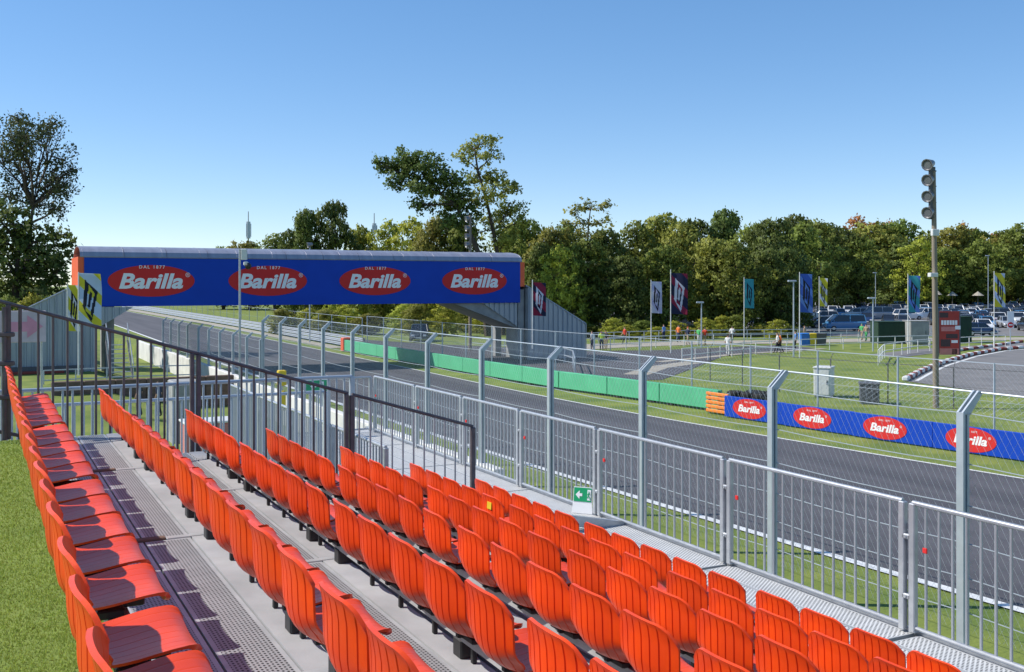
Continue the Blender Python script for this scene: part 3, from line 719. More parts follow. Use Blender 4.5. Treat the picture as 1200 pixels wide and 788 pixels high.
def corr_wall(parent, poly, y, name, step=.42):
    """corrugated cladding: upright ribbed sheets cut to a polygon (x,z) with straight top and bottom lines"""
    xs0 = min(p[0] for p in poly); xs1 = max(p[0] for p in poly)
    def span(x):
        zz = []
        for (a, b), (c, d) in zip(poly, poly[1:] + poly[:1]):
            if (a - x) * (c - x) <= 0 and abs(a - c) > 1e-6: zz.append(b + (d - b) * (x - a) / (c - a))
        return (min(zz), max(zz)) if zz else None
    x = xs0 + .005
    while x < xs1 - .05:
        e = min(x + step, xs1 - .005); m = MB()
        pts = []; tt = np.linspace(0, 1, 9)
        offs = [0, 0, -.11, -.11, 0, 0, 0, 0, 0]
        rings = []
        for q, o in zip(tt, offs):
            xx = x + (e - x) * q; s_ = span(xx)
            if s_ and s_[1] - s_[0] > .01: rings.append([(xx, y + o, s_[0]), (xx, y + o, s_[1]), (xx, y + .04, s_[1]), (xx, y + .04, s_[0])])
        if len(rings) > 1: m.loft(rings); ob('cladding_sheet', m.mesh('cladding_sheet', 'corrugated'), parent)
        x = e
rs = thing('stair_enclosure', 'grey corrugated stair enclosure at the far end of the footbridge', 'stair enclosure', (0, YB, 0))
corr_wall(rs, [(36.55, 5.5), (36.55, 0), (41.6, 0), (41.6, 2.6)], -.2, 'cladding')
ob('stair_core', MB().prism([(36.55, 5.42), (36.55, 0), (41.55, 0), (41.55, 2.5)], -.1, 3.4, 'y').mesh('stair_core', 'concrete'), rs)
ob('roof_trim', MB().tube([(36.5, -.22, 5.53), (41.65, -.22, 2.6), (41.65, -.22, 0)], .05, 6).mesh('roof_trim', 'galv'), rs)
ob('roof', MB().prism([(36.45, 5.52), (41.7, 2.6), (41.7, 2.7), (36.45, 5.64)], -.1, 3.5, 'y').mesh('roof', 'roof_metal'), rs)
corr_wall(fb, [(33.0, ZB - .03), (35.85, ZB - .03), (35.85, 2.5)], .2, 'cladding')
ob('stair_soffit', MB().prism([(30.7, ZB - .02), (35.9, 2.35), (35.9, 2.5), (33.0, ZB - .02)], .3, 4.2, 'y').mesh('stair_soffit', 'concrete'), fb)
ls = thing('stair_enclosure', 'grey corrugated stair enclosure at the near end of the footbridge', 'stair enclosure', (0, YB, 0))
corr_wall(ls, [(-4.9, .25), (-4.9, .4), (4.85, 5.42), (5.5, 5.42), (5.5, .25)], -.3, 'cladding')
corr_wall(ls, [(5.5, ZB - .03), (5.5, .3), (6.3, .3), (6.3, 2.9), (8.5, ZB - .03)], -.2, 'cladding')
ob('stair_core', MB().prism([(-4.8, .1), (4.85, 5.3), (5.45, 5.3), (5.45, .1)], -.2, 3.4, 'y').mesh('stair_core', 'concrete'), ls)
ob('roof_trim', MB().tube([(-5.0, -.35, .42), (4.85, -.35, 5.47), (5.5, -.35, 5.47)], .055, 6).mesh('roof_trim', 'galv'), ls)
ob('plinth', MB().box(-5, 5.6, -.5, -.36, .1, .75).mesh('plinth', 'steel_dark'), ls)
ob('flower_strip', MB().bevbox(-5, 4.5, -.9, -.55, .3, .5, .05).mesh('flower_strip', 'flower_red'), ls)

# ================================================================= FLAGS, LAMPS, SIGNS
EMB = [[(.24, .88), (.40, .80), (.34, .28), (.18, .36)], [(.18, .36), (.34, .28), (.66, .15), (.58, .06)], [(.24, .88), (.36, .82), (.80, .66), (.76, .56)], [(.80, .66), (.66, .60), (.56, .22), (.66, .15)], [(.46, .66), (.58, .61), (.51, .32), (.41, .36)]]
def emb(x, y):
    for pl in EMB:
        c = False; j = len(pl) - 1
        for i in range(len(pl)):
            (xi, yi), (xj, yj) = pl[i], pl[j]
            if (yi > y) != (yj > y) and x < (xj - xi) * (y - yi) / (yj - yi) + xi: c = not c
            j = i
        if c: return True
    return False
def flag(label, base, h, zlo, zhi, width, rz, cols, ink, seed, thick=.05):
    t = thing('flag', label, 'flag', base, rz, 'tall banner flags on poles')
    ob('pole', MB().tube([(0, 0, 0), (0, 0, h)], [thick, thick * .7], 8).mesh('pole', 'white_paint', True), t)
    rr = random.Random(seed); ph = rr.uniform(0, 6); H = zhi - zlo
    def wv(a, b): return .09 * width * math.sin(a * 4 + ph + b * 3) * (.3 + a) + .05 * width * math.sin(b * 7 + ph)
    def P(a, b, off=0): return (.05 + a * width, wv(a, b) + off, zlo + b * H - .05 * a * width)
    m = MB(); na, nb = 30, 80
    for s_ in (-.008, .008):
        o = len(m.v)
        for j in range(nb + 1):
            for i in range(na + 1): m.v.append(P(i / na, j / nb, s_))
        for j in range(nb):
            for i in range(na):
                q = o + j * (na + 1) + i; m.f.append((q, q + 1, q + na + 2, q + na + 1))
                fa_, fb_ = (i + .5) / na, (j + .5) / nb; dd = (fa_ * .5 + fb_ * 1.3 + .25) % .62; m.m.append(2 if emb(fa_, fb_) else (1 if dd < .26 else 0))
    ob('cloth', m.mesh('cloth', ['flag_' + cols[0], 'flag_' + cols[1], 'flag_' + ink], True), t)
    return t
def flag_px(label, u, vb, vt, vlo, vhi, wpx, cols, ink, seed, Z=None, zbase=None):
    if Z is None: b = atz(u, vb)
    else: b = atd(u, vb, Z)
    Zc = b.x * ST + b.y * CT; z = lambda v: EYE - (v - 333) * Zc / 1200 - b.z
    flag(label, tuple(b), z(vt), z(vlo), z(vhi), wpx * Zc / 1200, -TH, cols, ink, seed, .045)
flag_px('white flag with dark mark beside the navy and maroon flag', 763, 412, 328, 367, 330, 12, ('white', 'lilac'), 'ink', 1)
flag_px('tall navy and maroon flag with white mark', 786, 414, 316, 368, 320, 19, ('navy', 'maroon'), 'white', 2)
flag_px('turquoise flag with dark mark in front of the dark trees', 872, 403, 325, 361, 327, 11, ('teal', 'teal'), 'ink', 3)
flag_px('blue flag with dark mark above the litter bins', 937, 420, 319, 366, 321, 14.5, ('blue', 'lightblue'), 'ink', 4)
flag_px('yellow and white flag next to the blue flag', 960, 400, 324, 359, 326, 9, ('yellow', 'white'), 'ink', 5)
flag_px('teal blue flag beside the white pick-up in the car park', 1064, 415, 321, 366, 323, 13, ('teal', 'lightblue'), 'ink', 6)
flag_px('yellow and pale blue flag beside the kerbed road', 1165, 411, 318, 360, 320, 12.5, ('yellow', 'skyblue'), 'ink', 7)
flag_px('maroon and navy flag against the far stair enclosure', 624, 409, 328, 370, 331, 15, ('maroon', 'navy'), 'white', 8, Z=73)
flag_px('yellow and pale blue flag close to the footbridge end', 92, 440, 319, 381, 320, 25, ('skyblue', 'yellow'), 'ink', 9, Z=50)
flag_px('yellow flag half hidden behind the near stair enclosure flag', 79, 434, 333, 388, 334, 13, ('yellow', 'white'), 'ink', 10, Z=52)

def flood(parent, z, side, s=1.0):
    m = MB(); n = 12; rings = []
    ax = Vector((-.85, -.35, -.25)).normalized(); a = ax.cross(Vector((0, 0, 1))).normalized(); b = ax.cross(a)
    c = Vector((side * .62 * s, 0, z))
    for t, rr in ((-.42, .10), (-.34, .17), (-.12, .24), (.12, .31), (.2, .33), (.2, .28), (.1, .2)):
        rings.append([tuple(c + ax * t * s + (a * math.cos(2 * math.pi * j / n) + b * math.sin(2 * math.pi * j / n)) * rr * s) for j in range(n)])
    m.loft(rings); f = ob('floodlight', m.mesh('floodlight', 'lamp_shell', True), parent)
    ob('lens', MB().tube([tuple(c + ax * .12 * s), tuple(c + ax * .15 * s)], .21 * s, 12).mesh('lens', 'lens_glass'), f)
    ob('bracket', MB().tube([(0, 0, z - .35 * s), (side * .62 * s, 0, z - .35 * s), (side * .62 * s, 0, z - .1)], .035, 6).mesh('bracket', 'steel_dark'), f)
b = atz(1097, 478); Zc = b.x * ST + b.y * CT
lp = thing('floodlight_pole', 'weathered timber pole with four stacked floodlights beside the lawn', 'floodlight pole', tuple(b), -TH + .25)
pz = lambda v: EYE - (v - 333) * Zc / 1200
ob('pole', MB().tube([(0, 0, -.1), (-.06, 0, 5), (-.14, 0, pz(201))], [.14, .125, .10], 12).mesh('pole', 'pole_wood', True), lp)
for v in (193, 211, 230, 249): flood(lp, pz(v), -.72, .86)
ob('mount', MB().box(-.36, -.08, -.06, .06, pz(256), pz(196)).mesh('mount', 'steel_dark'), lp)
ob('control_box', MB().bevbox(-.34, .02, -.22, -.05, pz(277), pz(269), .02).mesh('control_box', 'cabinet_white'), lp)
ob('control_box', MB().bevbox(-.5, -.1, -.3, -.05, pz(325), pz(320), .02).mesh('control_box', 'cabinet_white'), lp)
b = atd(551, 400, 88)
lp2 = thing('floodlight_pole', 'floodlight pole rising behind the footbridge roof', 'floodlight pole', (b.x, b.y, 0), -TH)
ob('pole', MB().tube([(0, 0, 0), (0, 0, 11.6)], [.15, .11], 10).mesh('pole', 'pole_wood', True), lp2)
for z in (11.3, 10.5, 9.8, 9.1): flood(lp2, z, -.45, .85)
b = atd(363, 400, 100)
lp3 = thing('lamp_post', 'small lamp post whose head just clears the footbridge roof', 'lamp post', (b.x, b.y, 0), -TH)
ob('pole', MB().tube([(0, 0, 0), (0, 0, 9.3)], .07, 8).mesh('pole', 'galv_fence', True), lp3); flood(lp3, 9.5, -.1, .9)
# camera pole by the track wall
b = Vector((11.2, 52.0, -.35)); bb = aty(281, 400, 52); b.x = bb.x
cp = thing('camera_pole', 'slim galvanised pole with white surveillance camera by the track wall', 'camera pole', (b.x, 52, .1), -TH)
Zc = b.x * ST + 52 * CT; zt_ = EYE + (333 - 292) * Zc / 1200 - .1
ob('pole', MB().tube([(0, 0, -.4), (0, 0, zt_)], .055, 10).mesh('pole', 'galv', True), cp)
ob('box', MB().bevbox(.08, .36, -.1, .1, zt_ - .55, zt_, .02).mesh('box', 'cabinet_white'), cp)
cm = MB().bevbox(.2, .42, -.12, .12, zt_ - .85, zt_ - .62, .05); ob('camera_housing', cm.mesh('camera_housing', 'cabinet_white'), cp)
rings = [[(.42 + .17 * math.cos(a) * math.sin(p_), .17 * math.sin(a) * math.sin(p_), zt_ - .86 + .17 * math.cos(p_)) for a in np.linspace(0, 2 * math.pi, 10, endpoint=False)] for p_ in np.linspace(.15, 3.0, 7)]
ob('camera_dome', MB().loft(rings).mesh('camera_dome', 'black', True), cp)

# red poster board
b = atz(1112, 418); Zc = b.x * ST + b.y * CT; k = Zc / 1200
pb = thing('poster_board', 'tall red poster board with white print on the lawn', 'poster board', tuple(b), -TH)
hh = 53 * k; ww = 12.5 * k
fr = ob('panel', MB().box(-ww, ww, -.06, .06, .25, hh).mesh('panel', 'poster_red'), pb)
for x0 in (-ww, ww): ob('leg', MB().box(x0 - .05, x0 + .05, -.07, .07, 0, hh + .03).mesh('leg', 'steel_dark'), pb)
rp = random.Random(2)
for z0, z1, mn, x0, x1 in [(.70, .80, 'white_vinyl', -.75, .8), (.56, .66, 'poster_pink', -.75, .6), (.30, .36, 'white_vinyl', .2, .8), (.40, .5, 'poster_dark', -.3, .8), (.22, .38, 'poster_dark', -.8, .1), (.04, .18, 'poster_pink', -.9, .9), (.05, .17, 'poster_dark', .25, .75), (.86, .97, 'poster_dark', -.9, -.1)]:
    if mn == 'white_vinyl' and x1 - x0 > 1:
        n = 6
        for i in range(n):
            a = x0 + (x1 - x0) * i / n; ob('print_block', MB().box(a * ww, (a + (x1 - x0) / n * .8) * ww, -.068, -.062, z0 * hh, z1 * hh).mesh('print_block', mn), fr)
    else: ob('print_block', MB().box(x0 * ww, x1 * ww, -.066, -.0615, z0 * hh, z1 * hh).mesh('print_block', mn), fr)
ob('print_block', MB().box(.55 * ww, 1.05 * ww, -.078, -.07, .6 * hh, .68 * hh).mesh('print_block', 'white_vinyl'), fr)
# no-entry sign
b = atz(1184, 412); k = (b.x * ST + b.y * CT) / 1200
ns = thing('road_sign', 'round red no entry sign on a white backing board', 'road sign', tuple(b), -TH)
ob('post', MB().tube([(0, 0, 0), (0, 0, 46 * k)], .04, 8).mesh('post', 'galv_fence'), ns)
ob('backing', MB().bevbox(-4 * k, 4 * k, -.05, -.03, 27 * k, 47 * k, .008).mesh('backing', 'white_vinyl'), ns)
ds = ob('disc', MB().prism([(3.3 * k * math.cos(2 * math.pi * i / 24), 31 * k + 3.3 * k * math.sin(2 * math.pi * i / 24)) for i in range(24)], -.075, -.055, 'y').mesh('disc', 'red_vinyl'), ns)
ob('bar_mark', MB().box(-2.2 * k, 2.2 * k, -.082, -.077, 30.3 * k, 31.9 * k).mesh('bar_mark', 'white_vinyl'), ds)
# arrow sign at the left, by the handrail
b = aty(27, 405, 30)
asn = thing('direction_sign', 'pale sign with pink arrow behind the handrail', 'sign', (b.x, 30, 0), 0)
pz0 = aty(27, 383, 30).z
ob('panel', MB().bevbox(-.62, .55, -.03, .03, pz0 - .42, pz0 + .42, .01).mesh('panel', 'sign_pale'), asn)
ob('arrow', MB().prism([(-.35, pz0 - .13), (.1, pz0 - .13), (.1, pz0 - .3), (.48, pz0), (.1, pz0 + .3), (.1, pz0 + .13), (-.35, pz0 + .13)], -.04, -.032, 'y').mesh('arrow', 'sign_pink'), asn)
for xx in (-.5, .45): ob('post', MB().tube([(xx, .06, -.8), (xx, .06, pz0 + .4)], .03, 8).mesh('post', 'galv'), asn)

# street lamp posts on the right
for u, vb, vt, lb in [(930, 419, 330, 'slim grey lamp post beside the blue flag'), (822, 408, 355, 'slim grey lamp post behind the navy and maroon flag'), (1023, 412, 350, 'slim grey lamp post by the green container'), (962, 372, 278, 'tall lamp post rising from the car park'), (1158, 371, 300, 'lamp post in the car park behind the yellow flag'), (1026, 370, 320, 'lamp post among the rear rows of cars')]:
    b = atz(u, vb); k = (b.x * ST + b.y * CT) / 1200
    t = thing('lamp_post', lb, 'lamp post', tuple(b), -TH)
    ob('pole', MB().tube([(0, 0, 0), (0, 0, (vb - vt) * k)], [.07, .05], 8).mesh('pole', 'galv_fence', True), t)
    ob('lamp_head', MB().bevbox(-.45, .2, -.14, .14, (vb - vt) * k - .05, (vb - vt) * k + .1, .03).mesh('lamp_head', 'galv_fence'), t)

# cabinets, bins, containers
def cabinet(label, u, vb, wpx, hpx, dm, mn, name='cabinet', cat='cabinet', rz=.35, vents=True):
    b = atz(u, vb); k = (b.x * ST + b.y * CT) / 1200; W, H = wpx * k, hpx * k
    t = thing(name, label, cat, tuple(b), -TH + rz)
    ob('body', MB().bevbox(-W / 2, W / 2, 0, dm, .06, H, .03).mesh('body', mn), t)
    ob('lid', MB().bevbox(-W / 2 - .04, W / 2 + .04, -.04, dm + .04, H - .01, H + .07, .02).mesh('lid', mn), t)
    ob('plinth', MB().box(-W / 2 + .04, W / 2 - .04, .04, dm - .04, 0, .07).mesh('plinth', 'concrete'), t)
    dr = ob('door', MB().bevbox(-W / 2 + .06, W / 2 - .06, -.025, -.004, .14, H - .08, .006).mesh('door', mn), t)
    ob('handle', MB().box(W * .3, W * .3 + .04, -.05, -.03, H * .45, H * .6).mesh('handle', 'black'), dr)
    return t
cabinet('white electrical cabinet on the lawn behind the boards', 963, 466, 19, 34, 1.1, 'cabinet_white', rz=-.5)
cabinet('squat dark machine box on the lawn beside the white cabinet', 1019, 474, 22, 23, 1.0, 'steel_dark', rz=-.3)
cabinet('green slatted storage container by the car park edge', 1046, 403, 34, 25, 2.2, 'cabinet_green', 'storage_container', 'container', .0)
cabinet('tall grey utility cabinet beside the green container', 1078, 404, 22, 27, 2.0, 'concrete', rz=0)
cabinet('dark green shed behind the red poster board', 1131, 402, 16, 30, 2.0, 'cabinet_green', rz=0)
def bin_(label, u, vb, mn):
    b = atz(u, vb); t = thing('litter_bin', label, 'bin', tuple(b), -TH + .1)
    ob('body', MB().loft([[(-.40, -.35, .05), (.40, -.35, .05), (.40, .35, .05), (-.40, .35, .05)], [(-.48, -.42, 1.02), (.48, -.42, 1.02), (.48, .42, 1.02), (-.48, .42, 1.02)]]).mesh('body', mn), t)
    ob('lid', MB().bevbox(-.52, .52, -.47, .46, 1.02, 1.13, .04).mesh('lid', mn), t)
    for s_ in (-.35, .35): ob('wheel', MB().tube([(s_ - .04, .38, .12), (s_ + .04, .38, .12)], .12, 10).mesh('wheel', 'tyre'), t)
bin_('blue plastic litter bin below the blue flag', 943, 405, 'blue_plastic')
bin_('yellow plastic litter bin next to the blue bin', 953, 405, 'yellow')
bin_('dark litter bin next to the yellow bin', 961, 405, 'steel_dark')

# left service area below the handrail
pier = tag(ob('concrete_pier', MB().bevbox(-.55, .55, -.5, .8, -.4, 2.3, .05).mesh('concrete_pier', 'concrete'), None, (*aty(216, 450, 44)[:2], -.4)), 'grey concrete block standing behind the white track wall', 'concrete block')
pier.location.z = -.6
ct = thing('equipment_box', 'faded red equipment box beside the concrete block', 'box', (*aty(245, 460, 38)[:2], -.8))
ob('body', MB().bevbox(-.9, 1.1, -.5, .7, .05, 1.5, .04).mesh('body', 'poster_pink'), ct); ob('lid', MB().bevbox(-.95, 1.15, -.55, .75, 1.5, 1.58, .02).mesh('lid', 'cabinet_white'), ct)
rw = thing('retaining_wall', 'dark low retaining wall on the grass below the footbridge', 'wall', (*aty(135, 445, 56)[:2], -.1))
for q in range(6): ob('wall_block', MB().bevbox(-3 + q * 1.5, -1.52 + q * 1.5, -.2, .2, -.8, .9, .03).mesh('wall_block', 'batten'), rw)
st = thing('steel_stair', 'open steel stair under the near end of the footbridge', 'stair', (*aty(140, 410, 62)[:2], .2))
for q in range(9): ob('tread', MB().box(-.5, .5, .0, .28, .02, .06).mesh('tread', 'galv'), st, (q * -.02 + .1, q * .28 - 1, q * .24))
for s_ in (-.55, .62):
    ob('stringer', MB().tube([(s_, -1, 0), (s_, 1.6, 2.2)], .05, 6).mesh('stringer', 'steel_dark'), st); ob('rail', MB().tube([(s_, -1, 1), (s_, 1.6, 3.2)], .03, 6).mesh('rail', 'galv'), st)
    for q in range(4): ob('post', MB().tube([(s_, -1 + q * .86, q * .73), (s_, -1 + q * .86, q * .73 + 1)], .025, 6).mesh('post', 'galv'), st)
sl_ = thing('signal_lamp', 'yellow marshal lamp post beside the track fence', 'lamp', (*aty(330, 445, 40)[:2], -.6))
ob('post', MB().tube([(0, 0, 0), (0, 0, 2.4)], .05, 8).mesh('post', 'galv'), sl_)
ob('lamp_body', MB().bevbox(-.16, .16, -.14, .14, 2.3, 2.9, .03).mesh('lamp_body', 'yellow'), sl_); ob('lamp_body', MB().bevbox(-.14, .14, -.14, .14, 1.3, 2.1, .03).mesh('lamp_body', 'yellow'), sl_)
crowd_rail('grey rail at the foot of the near stair enclosure', [(3, 60), (8, 60.5), (11, 60)], 1.6, 1.1)

# far masts
def mast(label, u, vt, Z, hcyl, r_):
    b = atd(u, vt, Z); t = thing('radio_mast', label, 'mast', (b.x, b.y, 0), -TH)
    ob('shaft', MB().tube([(0, 0, 0), (0, 0, b.z)], [r_ * .5, r_ * .18], 8).mesh('shaft', 'concrete'), t)
    ob('antenna_drum', MB().tube([(0, 0, b.z - hcyl - Z * .01), (0, 0, b.z - Z * .01)], r_, 12).mesh('antenna_drum', 'galv_fence'), t)
    for q in range(3):
        a = q * 2.09; ob('antenna_panel', MB().bevbox(-.2 + r_ * 1.2 * math.cos(a), .2 + r_ * 1.2 * math.cos(a), -.1 + r_ * 1.2 * math.sin(a), .1 + r_ * 1.2 * math.sin(a), b.z - hcyl * .9 - Z * .01, b.z - Z * .012, .03).mesh('antenna_panel', 'galv_fence'), t)
mast('slender radio mast with a drum head on the horizon', 291, 248, 700, 11.5, 1.5)
mast('small antenna mast above the treetops', 438.5, 250, 420, 4.0, .9)

# ================================================================= TREES
def quad_mesh(name, C, size, rngn, mn, O=None):
    """leaf clumps: one bent leaf-spray (two quads folded) per centre"""
    n = len(C); d = rngn.normal(size=(n, 3)); d /= np.linalg.norm(d, axis=1)[:, None]
    e = rngn.normal(size=(n, 3)); e -= d * (e * d).sum(1)[:, None]; e /= np.linalg.norm(e, axis=1)[:, None]
    s = (size * rngn.uniform(.55, 1.25, n))[:, None]; t = s * rngn.uniform(.45, .8, n)[:, None]
    V = np.empty((n, 4, 3)); V[:, 0] = C - d * s; V[:, 1] = C + e * t - d * s * .1; V[:, 2] = C + d * s; V[:, 3] = C - e * t + d * s * .15
    if O is not None:
        g = np.cross(e, d); fl_ = (g * O).sum(1) < 0
        V[fl_] = V[fl_][:, [0, 3, 2, 1]]; g[fl_] *= -1
    me = tri_mesh(name, V, mn, 4)
    if O is not None:
        Nn = .75 * O + .55 * g; Nn /= np.linalg.norm(Nn, axis=1)[:, None] + 1e-9
        me.shade_smooth(); me.normals_split_custom_set_from_vertices(np.repeat(Nn, 4, axis=0).astype(np.float32))
    return me
def limb(m, a, b, r0, r1, rr, n=6, sag=.08, seg=4):
    a, b = Vector(a), Vector(b); L = (b - a).length; pts = []; rad = []
    for i in range(seg + 1):
        f = i / seg; j = 0 if i in (0, seg) else sag * L
        pts.append(a.lerp(b, f) + Vector((rr.uniform(-j, j), rr.uniform(-j, j), rr.uniform(-j, j) * .5))); rad.append(r0 + (r1 - r0) * f)
    m.tube(pts, rad, n); return pts
def lobes_tree(lobes, trunk, r0, nclump, nleaf, leaf, seed, clump_r=.55, fill=.55, twigs=3):
    """lobes: (x,y,z,rx,ry,rz); trunk: polyline. returns (trunk mesh builder, leaf centres)"""
    rr = random.Random(seed); rg = np.random.default_rng(seed); m = MB()
    T = [Vector(p) for p in trunk]; k = len(T)
    m.tube(T, [r0 * (1 - .72 * i / (k - 1)) for i in range(k)], 9)
    C = []; OO = []; tot = sum(l[3] * l[4] + l[4] * l[5] + l[3] * l[5] for l in lobes)
    for l in lobes:
        c = Vector(l[:3]); cand = [p for p in T if p.z < c.z + .5] or [T[0]]
        a = min(cand, key=lambda p: (p - c).length + .6 * max(0, p.z - c.z + 1.0)); rl = r0 * .34
        pts = limb(m, a, c, rl, rl * .35, rr)
        for q in range(twigs):
            v = Vector((rr.gauss(0, 1), rr.gauss(0, 1), rr.gauss(.3, 1))).normalized()
            limb(m, pts[rr.randint(2, 4)], c + Vector((v.x * l[3], v.y * l[4], v.z * l[5])) * .85, rl * .4, rl * .08, rr, 4, .06, 3)
        n = max(4, int(nclump * (l[3] * l[4] + l[4] * l[5] + l[3] * l[5]) / tot))
        d = rg.normal(size=(n, 3)); d /= np.linalg.norm(d, axis=1)[:, None]
        rad = rg.uniform(fill, 1.08, n) ** .7
        cc = np.array(l[:3]) + d * rad[:, None] * np.array(l[3:6])
        kk = rg.integers(int(nleaf * .5), int(nleaf * 1.5) + 1, n)
        rep = np.repeat(cc, kk, axis=0); rs_ = np.repeat(rg.uniform(.55, 1.2, n) * clump_r, kk)
        dl = rg.normal(size=rep.shape) * rs_[:, None] * np.array([1, 1, .75]) * .55
        o_ = np.repeat(d, kk, axis=0) * .8 + dl / (rs_[:, None] + 1e-6) * .55; o_ /= np.linalg.norm(o_, axis=1)[:, None]
        C.append(rep + dl); OO.append(o_)
    C = np.concatenate(C); OO = np.concatenate(OO); k_ = C[:, 2] > .15
    return m, (C[k_], OO[k_])
def make_proto(seed, H, Wd, mn, low=.12, nl=13, nclump=800, nleaf=14, leaf=.235, shape='round', trunk_r=.32):
    rr = random.Random(seed); lobes = []
    for i in range(nl):
        f = (i + .5) / nl; z = H * (low + (1 - low) * f * .93)
        if shape == 'round': wr = math.sin(math.pi * min(.97, .2 + .72 * f)) ** .8
        elif shape == 'cone': wr = 1.02 - .72 * f
        else: wr = .45 + .75 * math.sin(math.pi * f)
        a = i * 2.4 + rr.uniform(-.4, .4); off = Wd * .55 * wr * rr.uniform(.35, 1.0); s = rr.uniform(.30, .47)
        lobes.append((off * math.cos(a), off * math.sin(a), z, Wd * s * (.55 + .5 * wr), Wd * s * (.55 + .5 * wr), H * rr.uniform(.09, .15)))
    lobes.append((0, 0, H * .93, Wd * .30, Wd * .30, H * .08))
    tr = [(0, 0, -.3), (rr.uniform(-.2, .2), rr.uniform(-.2, .2), H * .25), (rr.uniform(-.4, .4), rr.uniform(-.4, .4), H * .55), (rr.uniform(-.4, .4), rr.uniform(-.4, .4), H * .9)]
    m, C = lobes_tree(lobes, tr, trunk_r, nclump, nleaf, leaf, seed)
    rg = np.random.default_rng(seed + 99)
    return m.mesh('trunk', 'bark', True), quad_mesh('crown', C[0], leaf, rg, mn, C[1])
def plant_tree(meshes, loc, rz, sc, label, group='trees of the wood', name='broadleaf_tree', cat='tree'):
    t = thing(name, label, cat, loc, rz, group, sc); ob('trunk', meshes[0], t); ob('crown', meshes[1], t); return t
# prototypes are 12 m tall, about 7 m wide
kinds = {
 'dark':   ([make_proto(11, 12, 6.4, 'leaf_dark'), make_proto(12, 12, 7.2, 'leaf_dark', shape='cone')], 'dark green broadleaf tree in the wood edge'),
 'mid':    ([make_proto(21, 12, 7.0, 'leaf_mid'), make_proto(22, 12, 6.4, 'leaf_mid', shape='tall')], 'mid green broadleaf tree in the wood edge'),
 'olive':  ([make_proto(31, 12, 7.0, 'leaf_olive'), make_proto(32, 12, 6.4, 'leaf_olive', shape='cone')], 'olive green broadleaf tree in the wood edge'),
 'yellow': ([make_proto(41, 12, 7.4, 'leaf_yellow', nclump=520)], 'yellow green broadleaf tree in the wood edge'),
 'rust':   ([make_proto(51, 12, 7.0, 'leaf_rust', nclump=520)], 'russet autumn tree in the wood edge'),
}
ANCH = [(178, 'first red oval of the footbridge'), (314, 'second red oval of the footbridge'), (440, 'third red oval of the footbridge'), (556, 'last red oval of the footbridge'), (648, 'far stair enclosure'), (763, 'white flag'), (797, 'navy and maroon flag'), (872, 'turquoise flag'), (932, 'blue flag'), (962, 'yellow and white flag'), (1023, 'green container'), (1064, 'teal flag'), (1095, 'timber floodlight pole'), (1118, 'red poster board'), (1165, 'yellow and pale blue flag'), (1190, 'no entry sign')]
def near_anchor(u): return min(ANCH, key=lambda q: abs(q[0] - u))[1]
tr_ = random.Random(8); cnt = {k: 0 for k in kinds}
def wood(u, vt, wpx, Z, kind, group='trees of the wood', lab=None):
    b = atd(u, 333, Z); H = EYE + (333 - vt) * Z / 1200; W = 2 * wpx * Z / 1200
    ms = kinds[kind][0]; me = ms[cnt[kind] % len(ms)]; cnt[kind] += 1
    s = H / 12.3; sw = W / 8.0
    plant_tree(me, (b.x, b.y, 0), tr_.uniform(0, 6.28), (sw, sw, s), lab or kinds[kind][1].replace(' in the wood edge', '') + (' past the car park, behind the ' if Z > 190 and u > 900 else ' of the wood, behind the ') + near_anchor(u), group)
